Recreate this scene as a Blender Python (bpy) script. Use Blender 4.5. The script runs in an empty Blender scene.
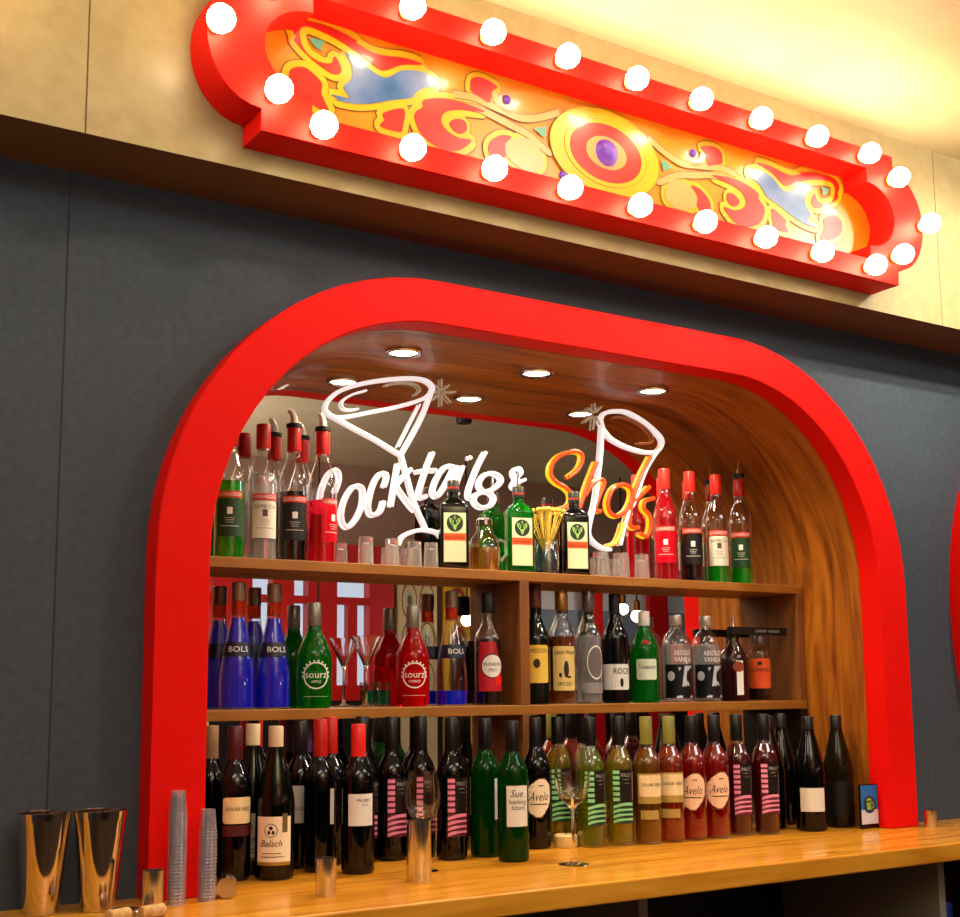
import bpy, bmesh, math, random
from mathutils import Vector, Matrix
from mathutils.geometry import tessellate_polygon
random.seed(7)
PI = math.pi
SC = bpy.context.scene
COL = SC.collection

# ------------------------------------------------------------------ helpers
def lin(h):
    h = h.lstrip('#')
    f = lambda c: c / 12.92 if c <= .04045 else ((c + .055) / 1.055) ** 2.4
    return tuple(f(int(h[i:i + 2], 16) / 255) for i in (0, 2, 4))

MATS = {}
def M(name, col=(.8, .8, .8), rough=.5, metal=0, trans=0, ior=1.45, emit=0, ecol=None, coat=0, alpha=1, spec=.5):
    if name in MATS: return MATS[name]
    if isinstance(col, str): col = lin(col)
    m = bpy.data.materials.new(name); m.use_nodes = True
    b = m.node_tree.nodes['Principled BSDF']
    b.inputs['Base Color'].default_value = (*col, 1)
    b.inputs['Roughness'].default_value = rough
    b.inputs['Metallic'].default_value = metal
    b.inputs['Transmission Weight'].default_value = trans
    b.inputs['IOR'].default_value = ior
    b.inputs['Coat Weight'].default_value = coat
    b.inputs['Coat Roughness'].default_value = .05
    b.inputs['Alpha'].default_value = alpha
    b.inputs['Specular IOR Level'].default_value = spec
    if emit:
        e = ecol or col
        if isinstance(e, str): e = lin(e)
        b.inputs['Emission Color'].default_value = (*e, 1)
        b.inputs['Emission Strength'].default_value = emit
    MATS[name] = m
    return m

def noise_mat(name, c1, c2, scale=(1, 1, 1), nscale=5, rough=.5, detail=4, dist=0, bump=0, coat=0, metal=0, contrast=(.3, .7), wave=None):
    m = M(name, c1, rough, metal, coat=coat)
    nt = m.node_tree; b = nt.nodes['Principled BSDF']
    tc = nt.nodes.new('ShaderNodeTexCoord'); mp = nt.nodes.new('ShaderNodeMapping')
    mp.inputs['Scale'].default_value = scale
    nt.links.new(tc.outputs['Object'], mp.inputs['Vector'])
    n = nt.nodes.new('ShaderNodeTexNoise')
    n.inputs['Scale'].default_value = nscale; n.inputs['Detail'].default_value = detail
    n.inputs['Distortion'].default_value = dist
    nt.links.new(mp.outputs[0], n.inputs['Vector'])
    out = n.outputs['Fac']
    if wave:
        w = nt.nodes.new('ShaderNodeTexWave'); w.inputs['Scale'].default_value = wave[0]
        w.inputs['Distortion'].default_value = wave[1]; w.inputs['Detail'].default_value = 3
        w.inputs['Detail Scale'].default_value = 1.2
        w.bands_direction = wave[2]
        nt.links.new(mp.outputs[0], w.inputs['Vector'])
        mx = nt.nodes.new('ShaderNodeMath'); mx.operation = 'MULTIPLY_ADD'
        mx.inputs[1].default_value = .45
        nt.links.new(w.outputs['Fac'], mx.inputs[0])
        m2 = nt.nodes.new('ShaderNodeMath'); m2.operation = 'MULTIPLY'; m2.inputs[1].default_value = .6
        nt.links.new(out, m2.inputs[0]); nt.links.new(m2.outputs[0], mx.inputs[2])
        out = mx.outputs[0]
    r = nt.nodes.new('ShaderNodeValToRGB')
    r.color_ramp.elements[0].position = contrast[0]; r.color_ramp.elements[1].position = contrast[1]
    c1 = lin(c1) if isinstance(c1, str) else c1; c2 = lin(c2) if isinstance(c2, str) else c2
    r.color_ramp.elements[0].color = (*c1, 1); r.color_ramp.elements[1].color = (*c2, 1)
    nt.links.new(out, r.inputs['Fac']); nt.links.new(r.outputs['Color'], b.inputs['Base Color'])
    if bump:
        bp = nt.nodes.new('ShaderNodeBump'); bp.inputs['Strength'].default_value = bump; bp.inputs['Distance'].default_value = .01
        nt.links.new(out, bp.inputs['Height']); nt.links.new(bp.outputs[0], b.inputs['Normal'])
    return m

def thin_glass(name, tint=(1, 1, 1), fres=.12, rough=.03, haze=0, hcol=(.9, .88, .95)):
    """clear glass wall that lets light straight through and mirrors at grazing angles"""
    if name in MATS: return MATS[name]
    m = bpy.data.materials.new(name); m.use_nodes = True
    nt = m.node_tree; nt.nodes.clear()
    o = nt.nodes.new('ShaderNodeOutputMaterial'); mx = nt.nodes.new('ShaderNodeMixShader')
    t = nt.nodes.new('ShaderNodeBsdfTransparent'); g = nt.nodes.new('ShaderNodeBsdfGlossy')
    f = nt.nodes.new('ShaderNodeLayerWeight'); f.inputs['Blend'].default_value = .35
    a = nt.nodes.new('ShaderNodeMath'); a.operation = 'MULTIPLY_ADD'; a.inputs[1].default_value = .6; a.inputs[2].default_value = fres * .5
    t.inputs['Color'].default_value = (*tint, 1); g.inputs['Roughness'].default_value = rough
    nt.links.new(f.outputs['Facing'], a.inputs[0]); nt.links.new(a.outputs[0], mx.inputs[0])
    nt.links.new(t.outputs[0], mx.inputs[1]); nt.links.new(g.outputs[0], mx.inputs[2])
    out = mx.outputs[0]
    if haze:
        d = nt.nodes.new('ShaderNodeBsdfDiffuse'); d.inputs[0].default_value = (*hcol, 1)
        m2 = nt.nodes.new('ShaderNodeMixShader'); m2.inputs[0].default_value = haze
        nt.links.new(out, m2.inputs[1]); nt.links.new(d.outputs[0], m2.inputs[2]); out = m2.outputs[0]
    nt.links.new(out, o.inputs[0])
    MATS[name] = m
    return m

class MB:
    """collects shapes, builds ONE mesh"""
    def __init__(s): s.v = []; s.f = []; s.mi = []
    def add(s, vs, fs, mi=0):
        n = len(s.v); s.v += [tuple(v) for v in vs]
        s.f += [tuple(i + n for i in f) for f in fs]; s.mi += [mi] * len(fs)
        return s
    def box(s, x0, x1, y0, y1, z0, z1, mi=0):
        vs = [(x, y, z) for x in (x0, x1) for y in (y0, y1) for z in (z0, z1)]
        return s.add(vs, [(0, 1, 3, 2), (4, 6, 7, 5), (0, 4, 5, 1), (2, 3, 7, 6), (0, 2, 6, 4), (1, 5, 7, 3)], mi)
    def lathe(s, prof, seg=28, c=(0, 0, 0), mi=0, closed=False, flute=0):
        n = len(prof); vs = []; fs = []
        for r, z in prof:
            for k in range(seg):
                a = 2 * PI * k / seg
                if flute: r_, r = r, r * (1 + .035 * math.cos(flute * a))
                vs.append((c[0] + r * math.cos(a), c[1] + r * math.sin(a), c[2] + z))
                if flute: r = r_
        for i in range(n - 1 if not closed else n):
            j = (i + 1) % n
            for k in range(seg):
                l = (k + 1) % seg
                fs.append((i * seg + k, i * seg + l, j * seg + l, j * seg + k))
        if not closed:
            if prof[0][0] > 1e-5: fs.append(tuple(reversed(range(seg))))
            if prof[-1][0] > 1e-5: fs.append(tuple((n - 1) * seg + k for k in range(seg)))
        return s.add(vs, fs, mi)
    def prism(s, loops, y0, y1, mi=0, side=None):
        """loops of (x,z): outline then holes, extruded between y0 and y1"""
        flat = [p for l in loops for p in l]; n = len(flat)
        tri = tessellate_polygon([[Vector((x, z, 0)) for x, z in l] for l in loops])
        vs = [(x, y0, z) for x, z in flat] + [(x, y1, z) for x, z in flat]
        fs = [tuple(t) for t in tri] + [tuple(i + n for i in reversed(t)) for t in tri]
        s.add(vs, fs, mi)
        b = 0; fs = []
        for l in loops:
            for i in range(len(l)):
                j = (i + 1) % len(l); fs.append((b + i, b + j, n + b + j, n + b + i))
            b += len(l)
        return s.add(vs, fs, mi if side is None else side)
    def tube(s, pts, r, seg=8, mi=0, back=None, cap=True):
        pts = [Vector(p) for p in pts]; n = len(pts); vs = []; up = None
        for i, p in enumerate(pts):
            d = (pts[min(i + 1, n - 1)] - pts[max(i - 1, 0)])
            if d.length < 1e-9: d = Vector((0, 0, 1))
            d.normalize()
            if up is None: up = d.orthogonal().normalized()
            up = (up - d * up.dot(d)); up = up.normalized() if up.length > 1e-6 else d.orthogonal().normalized()
            w = d.cross(up); rr = r[i] if isinstance(r, (list, tuple)) else r
            for k in range(seg):
                a = 2 * PI * k / seg; vs.append(p + (up * math.cos(a) + w * math.sin(a)) * rr)
        for i in range(n - 1):
            for k in range(seg):
                l = (k + 1) % seg
                f = (i * seg + k, i * seg + l, (i + 1) * seg + l, (i + 1) * seg + k)
                m = mi
                if back is not None:
                    c = sum((vs[q] for q in f), Vector()) / 4 - (pts[i] + pts[i + 1]) / 2
                    if c.y > 0: m = back
                s.f.append(tuple(q + len(s.v) for q in f)); s.mi.append(m)
        if cap:
            for ring, rev in ((range(seg), True), (range((n - 1) * seg, n * seg), False)):
                t = tuple(q + len(s.v) for q in ring)
                s.f.append(tuple(reversed(t)) if rev else t); s.mi.append(mi)
        s.v += [tuple(v) for v in vs]
        return s
    def build(s, name, mats, parent=None, smooth=True, loc=None, bevel=0):
        me = bpy.data.meshes.new(name); me.from_pydata(s.v, [], s.f)
        if not isinstance(mats, (list, tuple)): mats = [mats]
        for m in mats: me.materials.append(m)
        me.polygons.foreach_set('material_index', s.mi)
        bm = bmesh.new(); bm.from_mesh(me)
        bmesh.ops.remove_doubles(bm, verts=bm.verts, dist=1e-6)
        bmesh.ops.recalc_face_normals(bm, faces=bm.faces)
        bm.to_mesh(me); bm.free()
        if smooth:
            me.polygons.foreach_set('use_smooth', [True] * len(me.polygons))
            me.set_sharp_from_angle(angle=math.radians(35))
        o = link(name, me, parent, loc)
        if bevel:
            b = o.modifiers.new('bevel', 'BEVEL'); b.width = bevel; b.segments = 2; b.limit_method = 'ANGLE'
        return o

def link(name, me, parent=None, loc=None):
    o = bpy.data.objects.new(name, me); COL.objects.link(o)
    if parent: o.parent = parent
    if loc: o.location = loc
    return o
def tag(o, label, cat, group=None, kind=None):
    o['label'] = label; o['category'] = cat
    if group: o['group'] = group
    if kind: o['kind'] = kind
    return o
def thing(name, label, cat, loc=(0, 0, 0), group=None, rz=0):
    o = link(name, None); o.location = loc; o.rotation_euler = (0, 0, rz)
    return tag(o, label, cat, group)
def struct(o, label=None):
    o['kind'] = 'structure'
    if label: o['label'] = label
    return o
def dup(root, loc, label=None, rz=None, group=None):
    r = root.copy(); COL.objects.link(r); r.location = loc
    if label: r['label'] = label
    if group: r['group'] = group
    if rz is not None: r.rotation_euler = (0, 0, rz)
    for ch in list(root.children):
        c = ch.copy(); COL.objects.link(c); c.parent = r
        for g in list(ch.children):
            d = g.copy(); COL.objects.link(d); d.parent = c
    return r

def smooth_path(p, n=6, closed=None):
    """Catmull-Rom through the points"""
    if closed is None: closed = (p[0] == p[-1] and len(p) > 3)
    if closed: p = p[:-1]
    out = []; m = len(p)
    if m == 2: return [tuple(a) for a in p]
    for i in range(m if closed else m - 1):
        g = lambda k: p[k % m] if closed else p[max(0, min(m - 1, k))]
        a, b, c, d = g(i - 1), g(i), g(i + 1), g(i + 2)
        for t in range(n):
            t /= n
            out.append(tuple(.5 * (2 * b[q] + (c[q] - a[q]) * t + (2 * a[q] - 5 * b[q] + 4 * c[q] - d[q]) * t * t + (3 * b[q] - a[q] - 3 * c[q] + d[q]) * t ** 3) for q in range(len(b))))
    out.append(out[0] if closed else tuple(p[-1]))
    return out

def ribbon(mb, pts, w, y, mi=0, th=.0008):
    """flat painted stroke in the XZ plane, a hair thick, at depth y"""
    n = len(pts); L = []; R = []
    closed = pts[0] == pts[-1]
    for i in range(n):
        a = pts[i - 1] if i else (pts[-2] if closed else pts[0]); b = pts[i + 1] if i < n - 1 else (pts[1] if closed else pts[-1])
        d = Vector((b[0] - a[0], b[1] - a[1])); d = d.normalized() if d.length > 1e-9 else Vector((1, 0))
        L.append((pts[i][0] - d.y * w / 2, pts[i][1] + d.x * w / 2)); R.append((pts[i][0] + d.y * w / 2, pts[i][1] - d.x * w / 2))
    vs = [(x, y, z) for x, z in L] + [(x, y, z) for x, z in R] + [(x, y + th, z) for x, z in L] + [(x, y + th, z) for x, z in R]
    fs = []
    for i in range(n - 1):
        fs += [(i, i + 1, n + i + 1, n + i), (i, 2 * n + i, 2 * n + i + 1, i + 1), (n + i, n + i + 1, 3 * n + i + 1, 3 * n + i)]
    mb.add(vs, fs, mi)

TXT = {}
def text_mesh(t, shear=0):
    """(verts2d, faces, width) of a word, cap height 1"""
    if (t, shear) in TXT: return TXT[(t, shear)]
    cu = bpy.data.curves.new('t', 'FONT'); cu.body = t; cu.align_x = 'CENTER'; cu.shear = shear; cu.resolution_u = 2
    o = bpy.data.objects.new('t', cu); COL.objects.link(o)
    bpy.context.view_layer.update()
    me = bpy.data.meshes.new_from_object(o.evaluated_get(bpy.context.evaluated_depsgraph_get()))
    vs = [(v.co.x / .7, v.co.y / .7) for v in me.vertices]; fs = [tuple(p.vertices) for p in me.polygons]
    bpy.data.objects.remove(o); bpy.data.curves.remove(cu); bpy.data.meshes.remove(me)
    w = (max(v[0] for v in vs) - min(v[0] for v in vs)) if vs else 1
    TXT[(t, shear)] = (vs, fs, w)
    return TXT[(t, shear)]
def bent(u, v, r):                       # wrap label coordinates onto a bottle of radius r, front = -Y
    return (r * math.sin(u / r), -r * math.cos(u / r), v)
def patch(mb, r, rows, u_n=10, mi=0, flat=None):
    """curved patch; rows = list of (v, u_left, u_right)"""
    vs = []; fs = []
    for v, a, b in rows:
        for k in range(u_n + 1):
            u = a + (b - a) * k / u_n
            vs.append(bent(u, v, r) if flat is None else (u, flat, v))
    for i in range(len(rows) - 1):
        for k in range(u_n):
            q = i * (u_n + 1) + k; fs.append((q, q + 1, q + u_n + 2, q + u_n + 1))
    mb.add(vs, fs, mi)
def rect(mb, r, u0, u1, v0, v1, mi=0, flat=None):
    patch(mb, r, [(v0, u0, u1), (v1, u0, u1)], mi=mi, flat=flat)
def oval(mb, r, u, v, a, b, mi=0, n=14, flat=None, hole=0):
    if hole:
        vs = []; fs = []
        for k in range(28):
            t = 2 * PI * k / 28
            for q in (1, hole):
                uu, vv = u + a * q * math.cos(t), v + b * q * math.sin(t)
                vs.append(bent(uu, vv, r) if flat is None else (uu, flat, vv))
        for k in range(28):
            j = (k + 1) % 28; fs.append((2 * k, 2 * k + 1, 2 * j + 1, 2 * j))
        mb.add(vs, fs, mi); return
    rows = []
    for i in range(n + 1):
        t = -PI / 2 + PI * i / n
        rows.append((v + b * math.sin(t), u - a * math.cos(t) - 1e-5, u + a * math.cos(t) + 1e-5))
    patch(mb, r, rows, mi=mi, flat=flat)
def word(mb, r, t, u, v, h, wmax=None, mi=0, shear=0, flat=None):
    vs, fs, w = text_mesh(t, shear)
    s = h; sx = min(s, (wmax / w) if wmax else s)
    mb.add([(bent(u + x * sx, v + y * s, r) if flat is None else (u + x * sx, flat, v + y * s)) for x, y in vs], fs, mi)

NEON={'C':[(1.3095,1.864),(1.3188,1.8863),(1.321,1.9028),(1.3165,1.9165),(1.3062,1.9183),(1.2916,1.9057),(1.2787,1.8804),(1.2717,1.8558),(1.2705,1.8289),(1.2779,1.8134),(1.2924,1.8198)],'o1':[(1.3717,1.8851),(1.3568,1.8785),(1.342,1.8584),(1.3318,1.8333),(1.3276,1.8087),(1.3312,1.7901),(1.3425,1.7801),(1.3573,1.7891),(1.3721,1.809),(1.384,1.837),(1.3868,1.8645),(1.3832,1.8806),(1.3717,1.8851)],'c':[(1.4446,1.8882),(1.4514,1.9053),(1.4514,1.9198),(1.4399,1.9224),(1.4262,1.9115),(1.414,1.8885),(1.4056,1.8604),(1.4014,1.8355),(1.4067,1.8173),(1.4203,1.8163),(1.4355,1.8269),(1.4441,1.8523)],'k1':[(1.4855,1.9514),(1.4755,1.899),(1.4647,1.84)],'k2':[(1.5226,1.9407),(1.4849,1.9011),(1.4833,1.8885),(1.5193,1.8466),(1.5351,1.8338)],'t1':[(1.5869,1.9895),(1.5706,1.9524),(1.5544,1.9086),(1.5454,1.8784),(1.5527,1.8685),(1.5671,1.8744)],'t2':[(1.5369,1.9339),(1.5673,1.9408),(1.5948,1.9426)],'a':[(1.6554,1.9556),(1.6291,1.957),(1.6094,1.9387),(1.5936,1.9118),(1.5864,1.8886),(1.5922,1.8754),(1.6058,1.8816),(1.6288,1.9147),(1.6521,1.9567)],'a2':[(1.6604,1.9603),(1.6486,1.9191),(1.6418,1.8871),(1.6516,1.8822)],'i':[(1.677,1.9618),(1.6591,1.9171),(1.6517,1.8922),(1.6615,1.8858)],'idot':[(1.694,1.985),(1.7007,1.9857)],'l':[(1.7468,2.0055),(1.7236,1.9658),(1.7039,1.9225),(1.694,1.8942),(1.6955,1.8792),(1.7067,1.882)],'s':[(1.7887,1.9448),(1.7657,1.9505),(1.7412,1.9409),(1.7264,1.9188),(1.7359,1.9016),(1.7618,1.8961),(1.7721,1.8807),(1.7598,1.8626),(1.7306,1.857),(1.7114,1.8694),(1.7148,1.8861),(1.7391,1.8977),(1.7718,1.9085),(1.7951,1.93),(1.7887,1.9448)],'amp':[(1.8728,1.942),(1.8517,1.9317),(1.8398,1.9153),(1.8315,1.9217),(1.8469,1.9441),(1.8606,1.9594),(1.8541,1.9716),(1.8382,1.966),(1.8346,1.9515),(1.8451,1.934),(1.8613,1.8958)],'S':[(2.0162,1.9605),(2.0492,1.9857),(2.064,2.0158),(2.0554,2.0335),(2.0253,2.0327),(1.9853,2.0159),(1.9603,1.9901),(1.9558,1.9615),(1.974,1.9428),(2.0032,1.931),(2.0216,1.9142),(2.0211,1.8898),(2.0019,1.8743),(1.9798,1.8707)],'h1':[(2.1132,2.012),(2.0836,1.9517),(2.0516,1.8778)],'h2':[(2.0726,1.9139),(2.0988,1.9488),(2.1273,1.9635),(2.1388,1.952),(2.1181,1.9091),(2.1061,1.8775),(2.1248,1.8726)],'o2':[(2.1758,1.9446),(2.2075,1.9555),(2.2336,1.9449),(2.2353,1.9178),(2.2158,1.883),(2.1838,1.8634),(2.1581,1.8708),(2.1495,1.8949),(2.1597,1.9247),(2.1758,1.9446)],'t3':[(2.3093,2.0446),(2.2665,1.975),(2.2377,1.9096),(2.2253,1.8503),(2.2379,1.8345),(2.2592,1.8358)],'t4':[(2.2323,1.905),(2.2648,1.9242),(2.3035,1.9568)],'s2':[(2.3186,1.924),(2.2858,1.9131),(2.2797,1.8916),(2.3005,1.872),(2.302,1.8384),(2.2877,1.8124),(2.2613,1.8192)],'rim':[(1.3111,2.052),(1.2933,2.0574),(1.2822,2.0705),(1.293,2.0943),(1.324,2.1208),(1.3781,2.1441),(1.4473,2.1633),(1.5182,2.1766),(1.5665,2.1763),(1.5869,2.1593),(1.5712,2.1357),(1.5325,2.1161),(1.4708,2.0941),(1.4012,2.0736),(1.3423,2.0566),(1.3111,2.052)],'swirl':[(1.3941,2.1293),(1.3555,2.1142),(1.3286,2.0944),(1.3287,2.0779),(1.3467,2.0737),(1.3715,2.0794)],'swirl2':[(1.4473,2.1485),(1.4849,2.1596),(1.5278,2.1628),(1.548,2.1502),(1.5325,2.1333)],'V':[(1.2933,2.0566),(1.356,2.0312),(1.4244,2.005),(1.4896,1.9757),(1.499,1.9829),(1.5516,2.0732),(1.5859,2.1548)],'V2':[(1.5479,2.1114),(1.5157,2.0523),(1.4849,1.9942)],'stem':[(1.4912,1.9832),(1.5069,1.9328),(1.5257,1.8727),(1.5415,1.8347),(1.5589,1.8023),(1.5668,1.7832)],'foot':[(1.4863,1.7441),(1.5005,1.7676),(1.5467,1.7856),(1.5935,1.7833),(1.6112,1.7714)],'star0':[(1.6115,2.1584),(1.6116,2.1863)],'star1':[(1.6114,2.144),(1.6112,2.1144)],'star2':[(1.6063,2.1508),(1.5859,2.1483)],'star3':[(1.6201,2.1525),(1.6552,2.1567)],'star4':[(1.6073,2.1546),(1.5909,2.1676)],'star5':[(1.6162,2.1557),(1.6353,2.1731)],'star6':[(1.6063,2.1464),(1.5858,2.1266)],'star7':[(1.6171,2.1464),(1.64,2.1265)],'sparkle0':[(2.1108,2.1547),(2.1115,2.1796)],'sparkle1':[(2.1092,2.1394),(2.1031,2.103)],'sparkle2':[(2.1033,2.1429),(2.0742,2.1205)],'sparkle3':[(2.1154,2.1532),(2.1346,2.1719)],'sparkle4':[(2.1061,2.1514),(2.0879,2.1631)],'sparkle5':[(2.1143,2.1427),(2.1289,2.1195)],'srim':[(2.1394,2.1137),(2.1345,2.1373),(2.1513,2.1565),(2.186,2.1656),(2.2295,2.167),(2.2819,2.1499),(2.3259,2.1262),(2.3531,2.1042),(2.356,2.0849),(2.3371,2.0643),(2.2966,2.057),(2.2437,2.0617),(2.2004,2.0715),(2.1664,2.0854),(2.1455,2.104),(2.1394,2.1137)],'sleft':[(2.1381,2.1136),(2.1299,2.0303),(2.1183,1.9611),(2.1077,1.9002),(2.0911,1.8499),(2.0825,1.8087),(2.0995,1.7853),(2.1296,1.7706),(2.1577,1.7672)],'sright':[(2.3535,2.0794),(2.3183,2.0407),(2.2855,1.9922),(2.2498,1.9141),(2.2205,1.8667),(2.1917,1.7821)],'sliq':[(2.2041,1.8448),(2.1883,1.8067),(2.1711,1.7851),(2.1451,1.7776)],'sswirl':[(2.1811,2.1476),(2.2377,2.1486),(2.2902,2.1296),(2.3197,2.1044),(2.311,2.0858),(2.2664,2.0814)]}
ORN={'blue':[(-0.6789,0.0639),(-0.6628,0.0376),(-0.6646,0.0102),(-0.6823,-0.0136),(-0.6683,-0.032),(-0.7097,-0.0359),(-0.694,-0.0413),(-0.697,-0.0449),(-0.6524,-0.042),(-0.6069,-0.0283),(-0.5699,-0.0123),(-0.5228,0.0042),(-0.5133,0.0156),(-0.494,0.0339),(-0.4649,0.046),(-0.4648,0.0631),(-0.4988,0.0706),(-0.5465,0.0599),(-0.5887,0.0332),(-0.653,0.0572),(-0.6823,0.0672)],'bandtop':[(-0.7609,0.0372),(-0.792,0.0737),(-0.798,0.0945),(-0.7771,0.1082),(-0.715,0.1112),(-0.6523,0.0984),(-0.6532,0.0941),(-0.6166,0.0826),(-0.5795,0.0841),(-0.537,0.0914),(-0.4939,0.0885),(-0.5465,0.0724),(-0.591,0.0479),(-0.6302,0.0643),(-0.6712,0.0803),(-0.6981,0.0887),(-0.7148,0.0921),(-0.7616,0.0976),(-0.7806,0.0807),(-0.7687,0.0426),(-0.7376,0.0286)],'spiral':[(-0.7918,0.0587),(-0.7609,0.0335),(-0.7298,0.0175),(-0.7023,0.0097),(-0.6866,0.0197),(-0.6907,0.0377),(-0.7026,0.0496),(-0.7103,0.0323),(-0.7376,0.0286),(-0.7687,0.0426),(-0.7824,0.0689)],'leafgreen':[(-0.7613,0.073),(-0.7381,0.0759),(-0.7244,0.0741),(-0.7321,0.0624),(-0.7281,0.0521),(-0.7457,0.0566)],'lobe':[(-0.8022,-0.0116),(-0.7911,0.0008),(-0.7683,0.007),(-0.7451,-0.0037),(-0.7294,-0.0184),(-0.7312,-0.0377),(-0.7213,-0.0577),(-0.7133,-0.0745),(-0.7366,-0.0729),(-0.7751,-0.0584),(-0.7981,-0.0365)],'box':[(-0.5885,-0.0453),(-0.5394,-0.0243),(-0.5427,-0.0668),(-0.5488,-0.0779),(-0.5907,-0.0784),(-0.5953,-0.0709),(-0.5861,-0.06)],'comma':[(-0.5133,-0.042),(-0.5109,-0.0237),(-0.4941,-0.0084),(-0.4917,0.0078),(-0.4454,0.0242),(-0.3958,0.0278),(-0.335,0.0204),(-0.3959,0.0097),(-0.4357,-0.0048),(-0.4481,-0.0259),(-0.4359,-0.0452),(-0.4063,-0.0561),(-0.3713,-0.0545),(-0.3915,-0.0773),(-0.4165,-0.0898),(-0.4557,-0.0901),(-0.4943,-0.0726)],'heart':[(-0.4259,-0.0258),(-0.406,-0.0132),(-0.3861,-0.016),(-0.3837,-0.0348),(-0.4013,-0.0468),(-0.4211,-0.0394)],'leaf':[(-0.3731,0.0679),(-0.3701,0.088),(-0.3502,0.0984),(-0.3245,0.096),(-0.3016,0.0866),(-0.3162,0.0725),(-0.3222,0.0453),(-0.345,0.0497),(-0.3703,0.0595)],'swoosh':[[(-0.4178,0.041),(-0.3676,0.0464),(-0.3166,0.0391),(-0.282,0.035),(-0.2411,0.0297),(-0.1932,0.0416),(-0.1319,0.0701)],[(-0.3104,0.074),(-0.2992,0.0487),(-0.2645,0.0342)],[(-0.4125,0.0173),(-0.3509,0.0228),(-0.2823,0.0092),(-0.2179,-0.0061),(-0.1704,-0.0313),(-0.1553,-0.033)]],'tri':[(-0.2057,0.0124),(-0.1694,0.0265),(-0.176,-0.0039)],'dots':[(-0.2758,0.065),(-0.1239,-0.0809)],'swirl':[(-0.3264,-0.0726),(-0.3232,-0.0466),(-0.2943,-0.0244),(-0.2653,-0.0216),(-0.283,-0.0422),(-0.2804,-0.0671),(-0.3066,-0.0909)],'eye':[(-0.2801,-0.0415),(-0.2477,-0.0184),(-0.2062,-0.0189),(-0.1827,-0.0446),(-0.1833,-0.0758),(-0.2194,-0.0942),(-0.2603,-0.0829),(-0.2804,-0.0671)]}

DL_W = 19; BULB_E = 62; EXPO = 0.0; PEND_E = 30; UPL = 120; SPOT_W = 110
ROOM_LIGHTS = [(.8, 3), (2.0, 28), (3.3, 60)]; ROOM_Y = -1.0; ROOM_TILT = 35; FILL = 18

# ------------------------------------------------------------------ materials
RED = noise_mat('red paint', (.70, .005, .002), (.74, .006, .003), nscale=3, rough=.5)
RED.node_tree.nodes['Principled BSDF'].inputs['Specular IOR Level'].default_value = .1
SLATE = noise_mat('slate wall paint', '#323c47', '#3b4550', nscale=60, rough=.75, bump=.05)
SEAM = M('panel joint', '#2b2d30', .9)
CREAM = noise_mat('cream panel', '#94835a', '#a09066', nscale=30, rough=.4)
CEILM = noise_mat('cream ceiling', '#cabd96', '#d6caa6', nscale=4, rough=.6)
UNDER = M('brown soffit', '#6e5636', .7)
WALNUT = noise_mat('walnut veneer', '#6e3408', '#b9701c', scale=(1.1, 10, 1.1), nscale=2.2, rough=.4, dist=1.5, detail=6, coat=.12)
OAK = noise_mat('oak counter', '#bd7616', '#e2a032', scale=(.7, 7, 7), nscale=3, rough=.25, detail=6, dist=1.2, coat=.25)
SHELFM = noise_mat('shelf oak', '#8a5518', '#a06a24', scale=(1, 8, 8), nscale=5, rough=.45, detail=4)
SHELFD = noise_mat('shelf upright oak', '#6e3f14', '#8a5420', scale=(8, 8, 1), nscale=5, rough=.5, detail=4)
MIRROR = M('mirror silver', (.82, .82, .82), .0, 1)
CHROME = M('brushed steel', (.62, .60, .58), .22, 1)
POLISH = M('polished steel', (.75, .72, .68), .06, 1)
BLACK = M('black', '#0b0b0b', .5)
BLACKG = M('black gloss', '#080808', .25)
WHITE = M('white', '#e8e6e0', .5)
CREAML = M('cream paper', '#e9dfc2', .6)
CLEAR = thin_glass('clear glass', (.97, .98, .98), .1)
CRYSTAL = M('solid clear glass', (1, 1, 1), .02, 0, .9, 1.45); STEM = M('fine clear glass', (1, 1, 1), .01, 0, 1, 1.45)
PLAST = thin_glass('clear plastic', (.95, .94, .98), .3, .12, .09)
def liquid(name, c, rough=.05, tr=.82): return M(name, c, rough, 0, tr, 1.33)

# ------------------------------------------------------------------ room shell
AX0, AX1, AZ, RX, RZ = .743, 2.893, 2.295, .6314, .6475      # outer arch
BW = .108                                                   # width of the red band
def arch(x0, x1, zt, rx, rz, zb=1.0, n=16):
    p = [(x0, zb)]
    for i in range(n + 1):
        a = PI - PI / 2 * i / n; p.append((x0 + rx + rx * math.cos(a), zt - rz + rz * math.sin(a)))
    for i in range(n + 1):
        a = PI / 2 - PI / 2 * i / n; p.append((x1 - rx + rx * math.cos(a), zt - rz + rz * math.sin(a)))
    p.append((x1, zb)); return p
OUT = arch(AX0, AX1, AZ, RX, RZ)
INN = arch(AX0 + BW, AX1 - BW, AZ - BW + .008, RX - BW, RZ - BW + .008)
YM = .406
X0R, X1R, YB = -2.6, 8.6, -4.6
WY = .065
DX2 = 3.108 - AX0                                           # the neighbouring arch to the right
def shift(l, d): return [(x + d, z) for x, z in l]

mb = MB()
HOLE = arch(AX0 + BW - .017, AX1 - BW + .017, AZ - BW + .025, RX - BW + .017, RZ - BW + .025)
outer = [(X0R, 1.0)] + HOLE + [(X1R, 1.0), (X1R, 2.41), (X0R, 2.41)]
mb.prism([outer], WY, WY + .03)
for x in (.571, -1.84): mb.box(x, x + .003, WY - .0006, WY + .001, 1.0, 2.40, 1)
struct(mb.build('wall_front', [SLATE, SEAM], smooth=False), 'slate grey panelled wall around the arched bar niche')

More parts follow.
